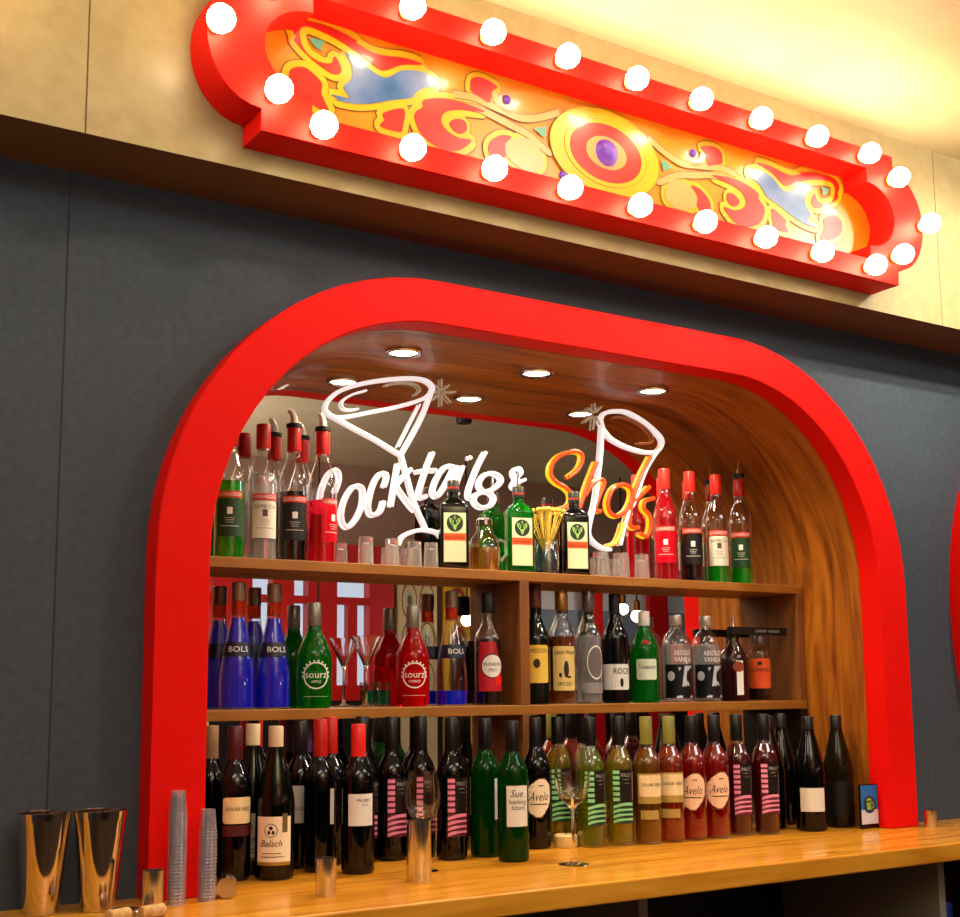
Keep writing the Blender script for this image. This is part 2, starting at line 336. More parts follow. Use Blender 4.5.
mb = MB()
seams = [X0R, -1.86, .552, 2.964, 5.376, X1R]
for a, b in zip(seams, seams[1:]): mb.box(a + .0015, b - .0015, -.12, -.1185, 2.40, 2.925)
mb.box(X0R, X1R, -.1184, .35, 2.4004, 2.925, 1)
struct(mb.build('trim_1', [CREAM, UNDER], smooth=False), 'cream panelled bulkhead above the slate wall')
struct(MB().box(X0R, X1R, YB, .35, 2.925, 2.98).build('ceiling', CEILM, smooth=False), 'cream ceiling')
struct(MB().box(X0R, X1R, YB, .45, -.05, 0).build('floor', noise_mat('dark floor', '#3a2c22', '#4a392c', nscale=3, rough=.5), smooth=False), 'dark floor')
struct(MB().box(X0R - .05, X0R, YB, .45, 0, 2.98).build('wall_left', SLATE, smooth=False), 'slate wall')
struct(MB().box(X1R, X1R + .05, YB, .45, 0, 2.98).build('wall_right', SLATE, smooth=False), 'slate wall')

mb = MB(); mb.prism([OUT + INN[::-1]], 0, .07)
struct(mb.build('trim_2', RED, smooth=True, bevel=.003), 'bright red arched surround of the bar niche')
t = thing('oval_frame', 'dark red oval frame on the slate wall at the right edge of the photo', 'frame', (3.165 + .30, WY, 1.60))
ov = lambda a, b: [(a * math.cos(2 * PI * i / 64), b * math.sin(2 * PI * i / 64)) for i in range(64)]
MB().prism([ov(.30, .56), ov(.24, .50)], -.06, -.0005).build('frame', RED, t)
MB().prism([ov(.245, .505)], -.03, -.0005).build('panel', M('dark panel', '#1a1414', .5), t)
def niche(name, d, yb, lab):
    grow = arch(AX0 + BW - .016, AX1 - BW + .016, AZ - BW + .024, RX - BW + .016, RZ - BW + .024)
    mb = MB(); mb.prism([shift(grow + INN[::-1], d)], .0702, yb)
    return struct(mb.build(name, WALNUT, smooth=True), lab)
niche('trim_12', 0, YM + .01, 'walnut veneered lining of the arched bar niche')
tag(MB().prism([INN], YM, YM + .008).build('mirror', MIRROR, smooth=False), 'large mirror filling the back of the arched bar niche', 'mirror')

# counter and the carcass below it
ct = MB().box(X0R + .01, 5.6, -.293, .416, .957, 1.0).build('countertop', OAK, smooth=False, bevel=.004)
tag(ct, 'golden oak bar counter running under the arched niche', 'counter')
cab = thing('bar_cabinet', 'dark open cabinet under the oak counter', 'cabinet', (1.75, 0, 0))
for x in (-1.95, -.98, 0, .97, 1.94): MB().box(x - .012, x + .012, -.2, .34, .05, .956).build('side_panel', M('grey melamine', '#8d8778', .5), cab, smooth=False)
MB().box(-3.6, 3.7, .34, .36, .05, .956).build('back_panel', BLACK, cab, smooth=False)
MB().box(-3.6, 3.7, -.15, .339, .50, .52).build('shelf', M('dark shelf', '#1a1816', .6), cab, smooth=False)
MB().box(-3.6, 3.7, -.15, .339, .0, .05).build('plinth', BLACK, cab, smooth=False)
b = thing('bottle', 'blue capped bottle in the cabinet under the counter, at the bottom right corner', 'bottle', (2.875, -.085, .521))
MB().lathe([(.036, 0), (.038, .01), (.038, .17), (.02, .215), (.016, .225), (.016, .25)]).build('body', M('dark green glass', '#06140a', .1), b)
MB().lathe([(.018, .245), (.018, .285), (.016, .29)]).build('cap', M('blue cap', '#1440d0', .4), b)

# shelving inside the niche
SY0, SY1 = .285, YM - .001
ZU, ZL = 1.680, 1.344
def bx(n, x0, x1, z0, z1, m, lab, cat, g):
    o = MB().box(-(x1 - x0) / 2, (x1 - x0) / 2, 0, SY1 - SY0, 0, z1 - z0).build(n, m, smooth=False, bevel=.0015); o.location = ((x0 + x1) / 2, SY0, z0); tag(o, lab, cat, g)
for z, l in ((ZU, 'upper long oak shelf across the mirror, under the square bottles'), (ZL, 'lower long oak shelf across the mirror, above the wine bottles')): bx('shelf', .853, 2.783, z - .024, z, SHELFM, l, 'shelf', 'oak shelves of the niche')
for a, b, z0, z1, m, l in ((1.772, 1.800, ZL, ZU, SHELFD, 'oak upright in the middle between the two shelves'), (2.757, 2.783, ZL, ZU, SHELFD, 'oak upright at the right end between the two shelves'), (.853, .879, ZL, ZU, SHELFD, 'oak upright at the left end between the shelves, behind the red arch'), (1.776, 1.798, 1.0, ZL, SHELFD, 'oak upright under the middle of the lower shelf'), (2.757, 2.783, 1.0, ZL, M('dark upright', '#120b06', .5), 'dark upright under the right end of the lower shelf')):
    bx('shelf_upright', a, b, z0 + .0005, z1 - .0245, m, l, 'shelf upright', 'uprights of the niche shelves')

# downlights in the niche soffit
LAMP = M('lamp disc', (1, .9, .72), .4, emit=14, ecol=(1, .86, .66))
for k, (x, w) in enumerate([(1.412, 'leftmost'), (1.802, 'middle'), (2.19, 'rightmost')]):
    t = thing('downlight', w + ' of the three round recessed downlights in the wooden niche ceiling', 'ceiling light', (x, .24, 2.1945), 'niche downlights')
    MB().lathe([(.033, .0), (.045, .0), (.045, -.005), (.042, -.008), (.036, -.008), (.033, -.003)], closed=True).build('ring', CHROME, t)
    MB().lathe([(.0335, -.0015), (.0335, -.0035)]).build('lamp_disc', LAMP, t)
    l = bpy.data.lights.new('downlight_beam', 'SPOT'); l.energy = DL_W; l.color = (1, .78, .5); l.spot_size = 2.5; l.spot_blend = .7; l.shadow_soft_size = .03
    lo = link('downlight_beam', l, t); lo.location = (0, 0, -.02)

# ------------------------------------------------------------------ marquee sign
XC, ZC = 1.762, 2.622
HW, HH, RB = .906, .18, .136                     # half width / half height of the board, radius of the round ends
def board(hw, hh, rb, bul):
    p = [(-hw, -hh), (hw, -hh)]
    for i in range(17):
        a = -PI / 2 + PI * i / 16; p.append((hw + bul * math.cos(a), rb * math.sin(a)))
    p += [(hw, hh), (-hw, hh)]
    for i in range(17):
        a = PI / 2 + PI * i / 16; p.append((-hw + bul * math.cos(a), rb * math.sin(a)))
    return p
YF, YPAN, YBK = -.214, -.131, -.1205
GOLD = noise_mat('gold painted panel', '#a05c04', '#b87408', nscale=6, rough=.3, coat=.3)
YEL = M('yellow sign paint', '#a88806', .3, coat=.25); REDS = M('red sign paint', (.30, .003, .0015), .35, coat=.2)
LINE = M('dark outline paint', '#4a2c08', .4); PALE = M('pale peach sign paint', '#a07a46', .3, coat=.3)
TEAL = M('teal sign paint', '#3f7666', .3, coat=.3); PURP = M('purple enamel', '#4a1a8a', .45)
BLUE = noise_mat('blue sign paint', '#0a4478', '#4f648f', nscale=7, rough=.3, coat=.3, contrast=(.4, .6))
BULB = M('lit bulb glass', (1, .9, .7), .3, emit=BULB_E, ecol=(1, .80, .48))
def marquee(x, label, full=True):
    t = thing('marquee_sign', label, 'sign', (x, -.12, ZC))
    oy = .12
    inner = board(HW - .105, HH - .054, RB - .048, RB - .035)
    MB().prism([board(HW, HH, RB, RB - .025), inner], YF + oy, YBK + oy).build('frame', RED, t)
    MB().prism([board(HW - .09, HH - .045, RB - .04, RB - .03)], YPAN + oy, YBK + oy - .0005).build('painted_panel', GOLD, t)
    y = YPAN + oy - .001
    def layer(name, polys, mat, dy):
        for p in polys:
            MB().prism([p[:-1] if p[0] == p[-1] else p], y - dy, y - dy + .0008).build(name, mat, t, smooth=False)
    def stroke(name, p, w, mat, dy):
        mb = MB(); ribbon(mb, p, w, y - dy); mb.build(name, mat, t, smooth=False)
    OX, OZ = -.014, .008
    def both(pts): return [[(a + OX, c + OZ) for a, c in pts], [(-a + OX, c + OZ) for a, c in pts]]
    sm = {k: smooth_path(v + [v[0]], 4) for k, v in ORN.items() if k not in ('swoosh', 'dots', 'tri', 'leafgreen')}
    for k, wy in (('bandtop', .016), ('spiral', .014), ('lobe', .015), ('box', .014), ('comma', .015), ('blue', .014), ('leaf', .012), ('swirl', .013), ('eye', .012), ('heart', .010)):
        for p in both(sm[k]):
            stroke('outline', p, wy * 2 + .004, LINE, .0009); stroke('scroll_border', p, wy * 2 - .001, YEL, .0018)
    for s in ORN['swoosh']:
        for p in both(smooth_path(s, 5, False)):
            stroke('outline', p, .020, LINE, .0021); stroke('swoosh', p, .016, PALE, .0024)
    layer('red_scroll', sum((both(sm[k]) for k in ('bandtop', 'spiral', 'lobe', 'box', 'comma', 'leaf', 'swirl', 'heart')), []), REDS, .0030)
    layer('blue_leaf', both(sm['blue']), BLUE, .0036)
    layer('pale_scroll', both(sm['eye']), PALE, .0034)
    layer('teal_leaf', both(ORN['tri']) + both(ORN['leafgreen']), TEAL, .0038)
    # centre medallion
    def ell(q, h=0): return [(.161 * q * math.cos(2 * PI * i / 48) + OX, .108 * q * math.sin(2 * PI * i / 48) + OZ) for i in range(48)]
    for nm, q, m, dy in (('ring', 1.01, LINE, .0042), ('ring', 1.0, YEL, .005), ('ring', .76, LINE, .0055), ('ring', .75, YEL, .006), ('ring', .66, REDS, .0066), ('ring', .37, PALE, .0072)):
        layer(nm, [ell(q)], m, dy)
    def boss(px, pz, r):
        mb = MB(); pr = [(0, 1), (.45, .86), (.8, .55), (1, 0)]
        mb.lathe([(r * a + 1e-6, r * .55 * b_) for a, b_ in reversed(pr)], 20)
        o = mb.build('boss', PURP, t); o.rotation_euler = (PI / 2, 0, 0); o.location = (px + OX, y - .0072 if px == 0 else y - .001, pz + OZ); return o
    boss(0, 0, .033)
    for (px, pz) in ORN['dots']:
        for s in (1, -1): boss(s * px, pz, .011)
    # bulbs
    pos = [(-.792 + .196 * i, .152 * s - .005) for i in range(9) for s in (-1, 1)]
    pos += [(s * .886, z) for s in (1, -1) for z in (.105, -.108)] + [(1.003, 0), (-1.003, 0)]
    def mesh_of(name, prof, m):
        o = MB().lathe(prof, 16).build(name, m, t); o.rotation_euler = (PI / 2, 0, 0); return o
    b0 = s0 = None
    for (px, pz) in pos:
        if b0 is None:
            s0 = s = mesh_of('bulb_socket', [(.014, 0), (.014, .006), (.011, .008)], M('brass socket', '#8a5a20', .3, 1))
            b0 = b_ = mesh_of('bulb', [(.010, .0065), (.014, .011), (.0225, .022), (.0262, .034), (.0250, .047), (.016, .0585), (.002, .063)], BULB)
        else:
            s = s0.copy(); COL.objects.link(s); s.parent = t
            b_ = b0.copy(); COL.objects.link(b_); b_.parent = s
        s.location = (px, YF + oy + .0005, pz); b_.parent = s; b_.rotation_euler = (0, 0, 0); b_.location = (0, 0, 0)
    return t
ms = marquee(XC, 'red fairground marquee sign with gold scrollwork and lit bulbs, whole, above the arch')
dup(ms, (XC - 2.43, -.12, ZC), 'second red marquee sign, only its round end peeking in at the top left corner')

# ------------------------------------------------------------------ neon on the mirror
def neon(name, label, keys, front, back, r=.0055, group=None, extra=None, dy=0):
    p0 = NEON[keys[0]][0]
    t = thing(name, label, 'neon sign', (p0[0], YM - .0075 - dy, p0[1]), group)
    for part, ks in (extra or {'tube': keys}).items():
        for k in ks:
            pts = [(x - p0[0], 0, z - p0[1]) for x, z in smooth_path(NEON[k], 6)]
            f, b_ = (front, back) if not isinstance(front, dict) else front.get(k, front['*'])
            rr = r if not k.startswith(('star', 'sparkle', 'sswirl', 'swirl', 'V2')) else r * .55
            MB().tube(pts, rr, 8, 0, 1).build(part, [f, b_], t)
    if dy:
        for q in [keys[0]]:
            for (x, z) in (NEON[q][0], NEON[q][len(NEON[q]) // 2]): MB().tube([(x - p0[0], .004, z - p0[1]), (x - p0[0], dy + .0070, z - p0[1])], .003, 8).build('standoff', CRYSTAL, t)
    return t
NW = M('neon pink white', (.3, .26, .26), .4, emit=.72, ecol=(1, .74, .76)); NB = M('neon white', (.3, .3, .3), .4, emit=1.3, ecol=(1, .88, .82))
NP = M('neon pure white', (.3, .3, .3), .4, emit=.85, ecol=(1, .86, .82))
NO = M('neon orange', '#702008', .4, emit=.75, ecol=(1, .105, .012)); NY = M('neon yellow', '#806010', .4, emit=1.2, ecol=(1, .62, .01))
ND = M('neon dim white', '#a89b88', .4, emit=.22, ecol=(1, .75, .5)); NA = M('neon amber', '#ffa030', .4, emit=.8, ecol=(1, .33, .05))
neon('neon_lettering', 'white neon script word Cocktails glowing on the mirror', ['C', 'o1', 'c', 'k1', 'k2', 't1', 't2', 'a', 'a2', 'i', 'idot', 'l', 's'], NW, NB, .0058)
neon('neon_lettering', 'small white neon ampersand between the two neon words', ['amp'], NP, NB, .0045)
neon('neon_lettering', 'orange and yellow neon script word Shots on the mirror', ['S', 'h1', 'h2', 'o2', 't3', 't4', 's2'], NO, NY, .0064)
neon('neon_cocktail_glass', 'white neon outline of a tilted cocktail glass with a star', ['rim'], {'*': (NP, NP), 'swirl2': (ND, ND), **{'star%d' % i: (ND, ND) for i in range(8)}}, NB, .0050, dy=0,
     extra={'rim_tube': ['rim'], 'bowl_tube': ['V', 'V2'], 'swirl_tube': ['swirl', 'swirl2'], 'stem_tube': ['stem'], 'foot_tube': ['foot'], 'star_ray': ['star%d' % i for i in range(8)]})
neon('neon_shot_glass', 'white neon outline of a tilted shot glass with a sparkle', ['srim'], {'*': (NP, NP), 'sright': (NP, NA), 'sliq': (NA, NA), 'sswirl': (M('neon dim amber', '#8a4a20', .4, emit=.15, ecol=(1, .3, .1)),) * 2, **{'sparkle%d' % i: (ND, ND) for i in range(6)}}, NB, .0054, dy=0,
     extra={'rim_tube': ['srim'], 'side_tube': ['sleft', 'sright'], 'liquid_tube': ['sliq'], 'swirl_tube': ['sswirl'], 'sparkle_ray': ['sparkle%d' % i for i in range(6)]})

# ------------------------------------------------------------------ bottles
def bottle(loc, label, prof, body, rz=0, group=None, name='bottle', cat='bottle', liq=None, caps=(), labels=(), extra=None):
    """prof/body: glass; liq=(mat, fill height); caps=[(part, prof, mat)]; labels=[(part, fn(mb), mats)]"""
    t = thing(name, label, cat, loc, group, rz - math.atan2(loc[0], loc[1] + 2.34))   # rz: how far the label is turned right of the bar's front
    MB().lathe(prof, 32).build('body', body, t)
    if liq:
        m, zf = liq; p = []
        for (r0, z0), (r1, z1) in zip(prof, prof[1:]):
            if z0 < zf:
                if not p: p.append((max(r0 - .0025, .001), max(z0, .004)))
                if z1 <= zf: p.append((max(r1 - .0025, .001), max(z1, .0045)))
                else:
                    q = (zf - z0) / (z1 - z0); p.append((r0 + (r1 - r0) * q - .0025, zf))
        MB().lathe(p, 28).build('liquid', m, t)
    for part, pr, m in caps: MB().lathe(pr, 22).build(part, m, t)
    lab = None
    for part, fn, m in labels:
        mb = MB(); fn(mb); o = mb.build(part, m, lab if lab and not part.startswith('label') else t, smooth=False)
        if part in ('label', 'label_ground', 'badge_ring', 'reflection_panel', 'label_band') and lab is None: lab = o
    if extra: extra(t)
    return t
def sm_prof(p): return p

REDCAP = M('red capsule', '#b5160f', .35); REDCAP2 = M('bright red capsule', '#e0241a', .35)
LUX = [(.032, 0), (.035, .004), (.035, .175), (.034, .19), (.029, .212), (.0215, .232), (.0165, .25), (.0148, .27), (.0148, .318)]
LR = .0353
def lux_labels(panel, ink=WHITE, body_hi=.132, white=False):
    def strip(mb): rect(mb, LR, -.031, .031, .138, .153)
    def txt(mb): word(mb, LR + .0004, 'LUXARDO', 0, .1415, .0085, .054)
    def pan(mb):
        patch(mb, LR, [(.050, -.031, .031), (.130, -.031, .031), (.136, -.026, .026)])
    def art(mb):
        rect(mb, LR + .0004, -.006, .006, .100, .113); oval(mb, LR + .0004, 0, .113, .007, .003)
        for k in range(3): rect(mb, LR + .0004, -.012 + .002 * k, .012 - .002 * k, .091 - .005 * k, .0918 - .005 * k)
        rect(mb, LR + .0004, -.022, .022, .0725, .0735)
        if white: word(mb, LR + .0004, 'SAMBUCA', 0, .118, .0095, .052)
    return [('label_band', strip, M('red label', '#c8281c', .5)), ('label', pan, panel), ('emblem', art, ink), ('lettering', txt, WHITE)]
def pourer(metal=False):
    def f(t):
        MB().lathe([(.017, .3185), (.019, .320), (.019, .329), (.012, .331)], 20).build('pourer_collar', BLACK, t)
        if metal: MB().tube([(0, 0, .330), (0, 0, .345), (.002, -.002, .372)], [.004, .003, .002], 8).build('pour_spout', POLISH, t)
        else: MB().tube([(0, 0, .3305), (0, 0, .343), (-.004, 0, .354), (-.012, 0, .363)], [.010, .009, .0075, .006], 10).build('pour_spout', M('white plastic spout', '#e6e2dc', .2), t)
    return f
def luxcap(h=.0): return [('capsule', [(.0163, .262), (.0168, .264), (.0168, .3175), (.0158, .320)], REDCAP)]
SHORT = [('capsule', [(.0163, .262), (.0168, .264), (.0168, .3105), (.0158, .312)], REDCAP)]
GRN, WHT, BLK, PNK = (liquid('green liqueur', '#12d81e'), liquid('clear spirit', (.95, .97, 1)), M('black liqueur', '#070506', .1), liquid('raspberry liqueur', '#ff1c3c'))
LG = M('dark green label', '#0c3b1c', .5); LB = M('black label', '#0c0a0b', .4); LW = M('ivory label', '#d9d5c6', .6); LP = liquid('red translucent label', '#ef1430', .2, .5)
YS = .346
def lux(x, label, liqm, fill, panel, white=False, pour=None, ink=WHITE, rz=0, cap=None, y=YS):
    g = 'liqueur bottles on the top shelf'
    return bottle((x, y, ZU), label, LUX, CLEAR, rz, g, liq=(liqm, fill), caps=cap or luxcap(), labels=lux_labels(panel, ink, white=white), extra=pour)
lux(1.020, 'green liqueur bottle leftmost on the top shelf, half hidden by the red arch', GRN, .178, LG, pour=pourer(), rz=0)
lux(1.099, 'clear liqueur bottle with ivory label, second from left on the top shelf', WHT, .20, LW, True, ink=M('grey ink', '#4a4640', .6), rz=0.18)
lux(1.176, 'black liqueur bottle with pourer beside the red one, third from left on the top shelf', BLK, .165, LB, pour=pourer(), rz=0.12)
lux(1.250, 'pink-red liqueur bottle with pourer just left of the neon word Cocktails', PNK, .150, LP, pour=pourer(), rz=0.85)
lux(2.312, 'bright red liqueur bottle right of the neon shot glass', PNK, .26, LP, cap=[('capsule', [(.0163, .262), (.0168, .264), (.0168, .3175), (.0158, .320)], REDCAP2)], rz=0.0)
lux(2.408, 'black liqueur bottle with red capsule at the right of the top shelf', BLK, .150, LB, cap=[('capsule', [(.0163, .262), (.0168, .264), (.0168, .3175), (.0158, .320)], REDCAP2)], rz=0.13)
lux(2.508, 'clear liqueur bottle with ivory label, second from right on the top shelf', GRN, .05, LW, True, ink=M('grey ink', '#4a4640', .6), cap=[('capsule', [(.0163, .262), (.0168, .264), (.0168, .3175), (.0158, .320)], REDCAP2)], rz=0.15)
lux(2.600, 'green liqueur bottle with thin metal pourer, rightmost on the top shelf', GRN, .06, LG, pour=pourer(True), cap=SHORT, rz=0)

# square green herbal liqueur bottles
def squarish(mb, w, d, zs, seg=6, c=.010):
    vs = []; fs = []; n = None
    for sx, sy, z, cc in zs:
        ring = []
        for qx, qy, a0 in ((1, 1, 0), (-1, 1, PI / 2), (-1, -1, PI), (1, -1, 3 * PI / 2)):
            for k in range(seg):
                a = a0 + PI / 2 * k / (seg - 1); ring.append((qx * (sx - cc) + cc * math.cos(a), qy * (sy - cc) + cc * math.sin(a), z))
        n = len(ring); vs += ring
    for i in range(len(zs) - 1):
        for k in range(n):
            l = (k + 1) % n; fs.append((i * n + k, i * n + l, (i + 1) * n + l, (i + 1) * n + k))
    fs.append(tuple(reversed(range(n)))); fs.append(tuple((len(zs) - 1) * n + k for k in range(n)))
    mb.add(vs, fs)
def jager(x, label, glass, pour=False, y=YS - .002, rz=0):
    t = thing('bottle', label, 'bottle', (x, y, ZU), 'square herbal liqueur bottles', rz)
    mb = MB(); squarish(mb, 0, 0, [(.034, .022, 0, .008), (.036, .024, .004, .008), (.036, .024, .158, .008), (.034, .023, .168, .010), (.024, .018, .178, .012), (.0145, .0145, .184, .0142), (.0135, .0135, .20, .0133), (.0135, .0135, .206, .0133)])
    mb.build('body', glass, t)
    MB().lathe([(.0155, .199), (.0155, .2275), (.0145, .229)], 20).build('cap', M('dark green cap', '#141a12', .35), t)
    MB().lathe([(.0158, .207), (.0158, .212)], 20).build('cap_band', M('red band', '#a02018', .5), t)
    F = -.0243
    mb = MB(); rect(mb, 1, -.030, .030, .018, .146, flat=F); mb.build('label_border', M('dark label border', '#1f3a24', .5), t, smooth=False)
    mb = MB(); rect(mb, 1, -.028, .028, .020, .144, flat=F - .0003); mb.build('label', M('pale green label', '#d8dcb4', .55), t, smooth=False)
    mb = MB(); rect(mb, 1, -.028, .028, .074, .092, flat=F - .0006); mb.build('label_band', M('orange label', '#e2551c', .5), t, smooth=False)
    mb = MB(); word(mb, 1, 'Jägermeister', 0, .079, .008, .05, flat=F - .0009); mb.build('lettering', M('dark red ink', '#5a1408', .6), t, smooth=False)
    mb = MB(); oval(mb, 1, 0, .118, .021, .022, flat=F - .0006); mb.build('emblem', M('dark green emblem', '#16331b', .5), t, smooth=False)
    mb = MB()
    for s in (1, -1):       # stag head with antlers and a small cross
        for p in ([(0, .104), (s * .006, .114), (s * .012, .121), (s * .013, .131)], [(s * .006, .114), (s * .004, .126)], [(s * .011, .119), (s * .008, .130)]):
            ribbon(mb, p, .0022, F - .0012)
    patch(mb, 1, [(.100, -.001, .001), (.106, -.004, .004), (.112, -.0045, .0045), (.114, -.007, .007)], flat=F - .0012)
    rect(mb, 1, -.0007, .0007, .127, .137, flat=F - .0012); rect(mb, 1, -.003, .003, .132, .1334, flat=F - .0012)
    mb.build('stag_emblem', M('pale green ink', '#9fd06a', .5), t, smooth=False)
    if pour:
        MB().tube([(0, 0, .2292), (0, 0, .245), (.001, 0, .272)], [.007, .004, .0025], 10).build('pour_spout', POLISH, t)
    return t
JD = M('black green glass', '#050807', .08); JG = liquid('bright green glass', '#0a8a1e', .05, .8)
jager(1.612, 'square dark herbal liqueur bottle under the neon word Cocktails', JD, rz=-.38)
jager(1.811, 'square bright green herbal liqueur bottle with metal pourer, left of the skewer jar', JG, True, rz=-.22)
jager(1.991, 'square dark herbal liqueur bottle right of the skewer jar', JD, rz=-.3)

# shot glasses upside down on the top shelf
def shot(x, label, r=.019, h=.07, y=YS - .01):
    t = thing('shot_glass', label, 'glass', (x, y, ZU), 'shot glasses on the top shelf')
    MB().lathe([(r, 0), (r * .86, h), (.0005, h + .0002), (.0005, h - .014), (r * .74, h - .015), (r - .0025, 0)], 40, closed=True, flute=10).build('body', CRYSTAL, t)
shot(1.361, 'clear upside-down shot glass, leftmost of those left of the cocktail glass foot')
shot(1.432, 'clear upside-down shot glass, second right of the pink-red bottle', .018)
shot(1.495, 'clear upside-down shot glass beside the foot of the neon cocktail glass', .0185, .066)
shot(1.542, 'clear upside-down shot glass just left of the square dark bottle', .0185, .066)
shot(2.072, 'clear upside-down shot glass nearest the square dark bottle on the right', .023)
shot(2.142, 'clear upside-down shot glass, middle one below the neon shot glass', .023)
shot(2.215, 'clear upside-down shot glass left of the bright red bottle', .021)
t = thing('decanter', 'clear glass decanter with amber drink and steel lid between two square bottles', 'decanter', (1.706, YS, ZU))
MB().lathe([(.036, 0), (.040, .005), (.041, .06), (.036, .085), (.022, .103), (.019, .118), (.021, .121)], 26).build('body', CLEAR, t)
MB().lathe([(.033, .004), (.037, .01), (.038, .05), (.036, .062)], 24).build('drink', liquid('amber drink', '#e09a3a', .1), t)
MB().lathe([(.0215, .1212), (.0215, .134), (.015, .139), (.006, .141), (.006, .147), (.001, .149)], 20).build('lid', POLISH, t)
MB().tube([(.036, -.01, .085), (.055, -.012, .08), (.060, -.012, .05), (.0415, -.01, .03)], .004, 8).build('handle', CRYSTAL, t)
# jar of knotted skewers
t = thing('jar', 'glass jar of cocktail skewers between two square bottles', 'jar', (1.900, YS, ZU))
MB().lathe([(.031, 0), (.034, .004), (.034, .07), (.031, .078), (.031, .095), (.0295, .095), (.0295, .077), (.032, .069), (.032, .006), (.001, .0055)], 26).build('body', CLEAR, t)
MB().lathe([(.030, .0065), (.0315, .009), (.0315, .058), (.031, .062)], 24).build('water', liquid('grey blue water', '#6a86a8', .05), t)
BAM = M('bamboo', '#e2c452', .5)
sk = None
for k in range(40):
    a = random.uniform(0, 2 * PI); q = math.sqrt(random.random())
    b0 = Vector((.010 * q * math.cos(a), .010 * q * math.sin(a), .07)); e = Vector((  .054 * q * math.cos(a), .040 * q * math.sin(a), .146 + .044 * random.random() - .012 * q))
    if sk is None:
        mb = MB(); mb.tube([(0, 0, -.058), (0, 0, .102)], .0014, 6)
        for q in (0, 1): mb.tube([((1 - q) * .0042 * math.sin(u), q * .0042 * math.sin(u), .1060 - .0042 * math.cos(u)) for u in [i * PI / 4 for i in range(9)]], .0020, 6)
        sk = o = mb.build('cocktail_skewer', BAM)
    else:
        o = sk.copy(); COL.objects.link(o)
    tag(o, 'yellow bamboo cocktail skewer standing with the others in the glass jar', 'skewer', 'skewers in the jar')
    d = (e - b0); o.rotation_euler = d.to_track_quat('Z', 'Y').to_euler()
    o.location = Vector((1.900, YS, ZU)) + b0

# ------------------------------------------------------------------ middle shelf
ink = WHITE
BOLS = [(.036, 0), (.0405, .005), (.0405, .06), (.039, .085), (.033, .125), (.025, .165), (.0185, .195), (.0155, .22), (.0150, .275)]
def conr(prof, z):
    for (r0, z0), (r1, z1) in zip(prof, prof[1:]):
        if z0 <= z <= z1: return r0 + (r1 - r0) * (z - z0) / max(z1 - z0, 1e-6)
    return prof[-1][0]
REDT = liquid('red neck band', '#c83a14', .15, .6)
SILC = M('bronze foil cap', '#8a7a68', .3, .8)
def bols(x, label, liqm, fill, rz):
    def lab(mb):
        for i in range(9):
            pass
        rows = []
        z0, z1 = .118, .150
        vs = []; fs = []
        for i in range(7):
            z = z0 + (z1 - z0) * i / 6; r = conr(BOLS, z) + .0004
            for k in range(33):
                a = 2 * PI * k / 32; vs.append((r * math.sin(a), -r * math.cos(a), z))
        for i in range(6):
            for k in range(32): fs.append((i * 33 + k, i * 33 + k + 1, i * 33 + k + 34, i * 33 + k + 33))
        mb.add(vs, fs)
    def txt(mb):
        v2, f2, w = text_mesh('BOLS', 0); s = .0125
        vs = []
        for px, py in v2:
            z = .128 + py * s; r = conr(BOLS, z) + .0011; u = px * s * 1.15; vs.append((r * math.sin(u / r), -r * math.cos(u / r), z))
        mb.add(vs, f2)
    return bottle((x, YS, ZL), label, BOLS, CLEAR, rz, 'conical liqueur bottles', liq=(liqm, fill),
                  caps=[('neck_band', [(.0161, .212), (.0156, .2425)], REDT), ('cap', [(.0166, .243), (.0166, .283), (.0150, .285)], SILC)],
                  labels=[('label_band', lab, M('navy label', '#0a1234', .4)), ('lettering', txt, WHITE)])
BLU = liquid('blue curacao', (.003, .025, 1.0), .05, .5)
bols(1.045, 'conical blue liqueur bottle leftmost on the middle shelf', BLU, .205, .04)
bols(1.131, 'conical blue liqueur bottle left of the green round-badge bottle', BLU, .205, .26)
bols(1.606, 'conical clear liqueur bottle with a little blue liquid at its base', BLU, .038, .45)
SOUR = [(.036, 0), (.0405, .005), (.041, .03), (.041, .115), (.038, .132), (.027, .158), (.0175, .176), (.0145, .19), (.0140, .24)]
def sourz(x, label, liqm, col, sub):
    R_ = .0413
    def ring(mb):
        oval(mb, R_, 0, .075, .031, .031, hole=.90)
        for k in range(12):
            a = PI / 2 + (k - 5.5) * .3
            oval(mb, R_, .0335 * math.cos(a), .075 + .0335 * math.sin(a), .0022, .0022, n=6)
    def back(mb): rect(mb, R_ - .0001, -.036, .036, .0665, .086)
    def txt(mb):
        word(mb, R_ + .0005, 'sourz', 0, .0695, .0165, .066); word(mb, R_ + .0005, sub, 0, .058, .006, .03)
        rect(mb, R_ + .0005, -.03, .03, .027, .0275)
    return bottle((x, YS, ZL), label, SOUR, liqm, .12, 'round badge liqueur bottles',
                  caps=[('cap', [(.0155, .190), (.0160, .192), (.0160, .242), (.0145, .245)], M('grey foil cap', '#8d8a80', .35, .6))],
                  labels=[('badge_ring', ring, ink), ('badge_band', back, col), ('lettering', txt, ink)])
sourz(1.233, 'green liqueur bottle with a white round badge on the middle shelf', liquid('apple liqueur', '#08a012', .05, .8), liquid('apple green label', '#077a10', .2, .3), 'APPLE')
sourz(1.495, 'red liqueur bottle with a white round badge on the middle shelf', liquid('cherry liqueur', '#ee0a10', .05, .75), liquid('cherry red label', '#c8080c', .2, .3), 'CHERRY')
t = thing('martini_glass', 'clear martini glass between the green and red badge bottles', 'glass', (1.368, YS, ZL))
